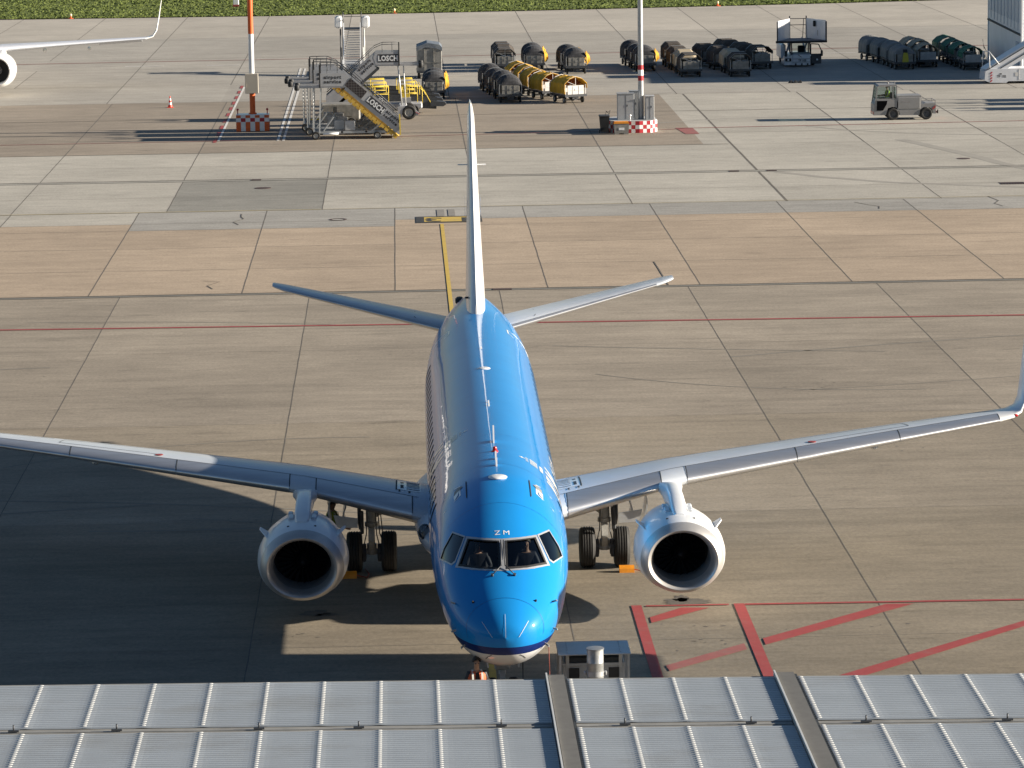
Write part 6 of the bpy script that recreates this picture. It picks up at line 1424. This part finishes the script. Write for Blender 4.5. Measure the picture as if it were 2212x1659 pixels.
b = MB(); b.path([(0.0,0.1,1.06),(-0.05,0.1,2.15),(0.62,0.1,1.3)], 0.035); b.path([(-0.32,1.2,1.1),(-0.28,1.2,2.1),(0.1,1.2,1.4)], 0.03); b.path([(-0.05,0.1,2.15),(-0.28,1.2,2.1)], 0.03); b.build('handrail', M['white'], t)
b = MB(); b.path([(-0.15,0.6,2.15),(-0.35,0.6,2.55),(-0.3,0.6,2.3),(-0.4,0.6,2.95)], 0.02); b.build('cable', M['darksteel'], t)
b = MB(); flat_text(b, 'TP 102', (0.78,-0.006,0.42), (1,0,0), (0,0,1), 0.15, 0.008, 1.0); b.build('lettering', M['letter'], t)
b = MB(); b.box((0.72,-0.005,0.66), (0.15,0.01,0.07)); b.build('vent', M['black'], t)
for z in (0.10,0.28,0.46,0.64): b = MB(); b.prism([(0.02,z),(0.16,z+0.10),(0.16,z+0.19),(0.02,z+0.09)], -0.012, -0.002, 'XZ'); b.build('warning_stripe', M['sred'], t)
b = MB(); b.box((1.78,-0.006,0.62), (0.18,0.01,0.26)); b.box((1.95,-0.006,0.6), (0.03,0.012,0.7)); b.build('label_plate', M['cartwhite'], t)
for x in (1.6,5.2):
    for y in (0.15,2.05): wheel(t, x, y, 0.32, 0.32, 0.24, axis='Y', rimm='yellow')
b = MB(); b.path([(5.3,0.2,1.0),(5.3,0.2,5.2)], 0.06); b.path([(5.3,2.0,1.0),(5.3,2.0,5.2)], 0.06); b.bev((8.2,1.1,5.3), (1.6,2.2,0.12), 0.03); b.build('platform', M['steel'], t)

# ------------------------------------------------------------------ blue-grey metal hall at the right edge
t = thing('metal_hall', 'blue-grey ribbed metal hall cut off by the top right corner', 'building', (40.15,168.2,0))
M['hall'] = mat('hall_cladding', (0.66,0.70,0.75), 0.45, metal=0.1, var=0.06, scale=0.8); M['hall2'] = mat('hall_cladding_dark', (0.44,0.50,0.57), 0.5, metal=0.1, var=0.05)
F = [(0,0),(0.70,17.8),(16.7,17.2),(16,-0.6)]
b = MB(); b.prism(F, 0.0, 7.0, 'XY'); b.build('wall', M['hall'], t)
b = MB(); b.prism([(-0.25,-0.25),(0.45,18.05),(16.95,17.45),(16.25,-0.85)], 7.0, 7.3, 'XY'); b.build('roof', M['hall2'], t)
b = MB(); n = 9
for k in range(n):
    y = 1.2+16.2*(k+0.5)/n; b.box((0.0393*y-0.03,y,5.35), (0.06,0.95,3.3), rz=R(-2.25)); b.box((0.0393*y-0.015,y-0.1,3.42), (0.03,0.45,0.5), rz=R(-2.25))
b.build('dark_rib', M['hall2'], t)
b = MB(); b.bar((-0.05,-0.05,2.97), (0.65,17.85,2.97), 0.10, 0.12); b.build('gutter', M['seam'], t)
b = MB(); b.bev((-0.02,-0.05,3.5), (0.14,0.14,7.0), 0.02); b.bev((0.70,17.8,3.5), (0.14,0.14,7.0), 0.02); b.build('corner_trim', M['decalwhite'], t)
b = MB(); b.box((0.02,2.0,1.3), (0.06,1.1,2.2), rz=R(-2.25)); b.build('door', M['hall2'], t)

# ------------------------------------------------------------------ second airliner at the left edge
A2 = thing('parked_airliner', 'white airliner cut off by the left edge, only a wing and an engine showing', 'airliner', (-34.9,160,0))
W2 = [(1.9,10.0,2.35,6.2,0.13),(5.75,12.2,2.9,4.3,0.12),(10,14.0,3.05,3.0,0.11),(15.4,15.8,3.25,1.75,0.10)]
M['wingpale'] = mat('wing_pale_grey', (0.55,0.57,0.62), 0.4, var=0.05, coat=0.2)  # one even pale bluish grey
for s in (1, -1):
    rs = [[Vector((s*X, Y+xx*c, Z+zz*c-xx*c*0.02)) for xx, zz in foil(t_, 12)] for X, Y, Z, c, t_ in W2]
    w = MB().loft(rs).build('wing', M['wingpale'], A2)
    rs = []
    for X, Y, Z, c, ca in ((15.4,15.8,3.25,1.75,0),(15.85,16.2,3.36,1.5,35),(16.1,16.6,3.75,1.25,72),(16.25,17.2,4.6,0.95,84),(16.4,18.1,5.75,0.55,84)):
        r_ = []
        for xx, zz in foil(0.09, 12): h = zz*c; r_.append(Vector((s*(X-h*math.sin(R(ca))), Y+xx*c, Z+h*math.cos(R(ca)))))
        rs.append(r_)
    MB().loft(rs).build('winglet', M['fin'], w)
    for X in (8.4,11.4):
        f = MB(); rr = []
        for k in range(9): t_ = k/8; r_ = 0.16*math.sin(math.pi*t_)**0.7+0.004; rr.append([Vector((s*X+r_*0.7*math.cos(a), 12.4+X*0.28+t_*2.2, 2.62+r_*math.sin(a)-0.1*t_)) for a in [2*math.pi*i/10 for i in range(10)]])
        f.loft(rr).build('flap_track_fairing', M['fin'], w)
    b = MB(); b.add([(s*12.0,16.9,2.98),(s*15.0,17.2,3.15),(s*15.0,17.9,2.92),(s*12.0,17.7,2.76),(s*12.0,16.9,3.06),(s*15.0,17.2,3.23),(s*15.0,17.9,2.98),(s*12.0,17.7,2.82)], [(0,1,2,3),(7,6,5,4),(0,4,5,1),(1,5,6,2),(2,6,7,3),(3,7,4,0)]); b.build('aileron', M['wingpale'], w)
    e = thing('engine', None, None, (5.9*s, 8.0, 1.75)); e.parent = A2
    MB().lathe([(0.92,0.0),(1.05,0.12),(1.16,0.6),(1.20,1.4),(1.12,2.4),(0.95,3.0),(0.85,3.0)], (0,0,0), 'Y', 40).lathe([(0.92,0.0),(0.84,0.05),(0.80,0.3),(0.80,1.0)], (0,0,0), 'Y', 40).build('nacelle', M['fin'], e)
    MB().lathe([(0.80,0.95),(0,0.97)], (0,0,0), 'Y', 32).build('fan', M['fan'], e)
    MB().lathe([(0,0.45),(0.18,0.65),(0.28,0.94)], (0,0,0), 'Y', 20).build('spinner', M['barrel'], e)
    b = MB(); b.prism([(0.8,1.0),(2.5,1.28),(5.0,1.1),(5.5,0.8),(3.0,0.7)], -0.2, 0.2, 'YZ'); b.build('pylon', M['fin'], e)
    g = thing('main_landing_gear', None, None, (3.8*s, 16.2, 0)); g.parent = A2
    b = MB(); b.tube((0,0,0.55), (0,0,2.6), 0.12); b.tube((-0.45,0,0.55), (0.45,0,0.55), 0.07); b.build('gear_strut', M['gear'], g)
    for dx in (-0.45,0.45): wheel(g, dx, 0, 0.57, 0.57, 0.42)
rr = []
for y, r_, z in ((-3.5,0.02,2.9),(-3.2,0.6,2.95),(-2.3,1.2,3.2),(-0.8,1.75,3.5),(1.5,1.97,3.6),(24,1.97,3.6),(29,1.4,4.1),(34,0.3,4.9)): rr.append([Vector((r_*math.cos(a), y, z+r_*math.sin(a))) for a in [2*math.pi*i/28 for i in range(28)]])
MB().loft(rr).build('fuselage', M['fin'], A2)
b = MB(); b.prism([(26.5,5.3),(31.5,11.5),(33.6,11.5),(33.2,5.2)], -0.12, 0.12, 'YZ'); b.build('fin', M['fin'], A2)
b = MB(); b.prism([(-5.8,33.5),(-0.4,30),(-0.4,33.2),(-5.8,34.8)], 6.0, 6.15, 'XY'); b.prism([(5.8,33.5),(0.4,30),(0.4,33.2),(5.8,34.8)], 6.0, 6.15, 'XY'); b.build('stabilizer', M['fin'], A2)
g = thing('nose_landing_gear', None, None, (0, 1.0, 0)); g.parent = A2
b = MB(); b.tube((0,0,0.38), (0,0,1.9), 0.08); b.build('gear_strut', M['gear'], g)
for dx in (-0.25,0.25): wheel(g, dx, 0, 0.38, 0.38, 0.2)
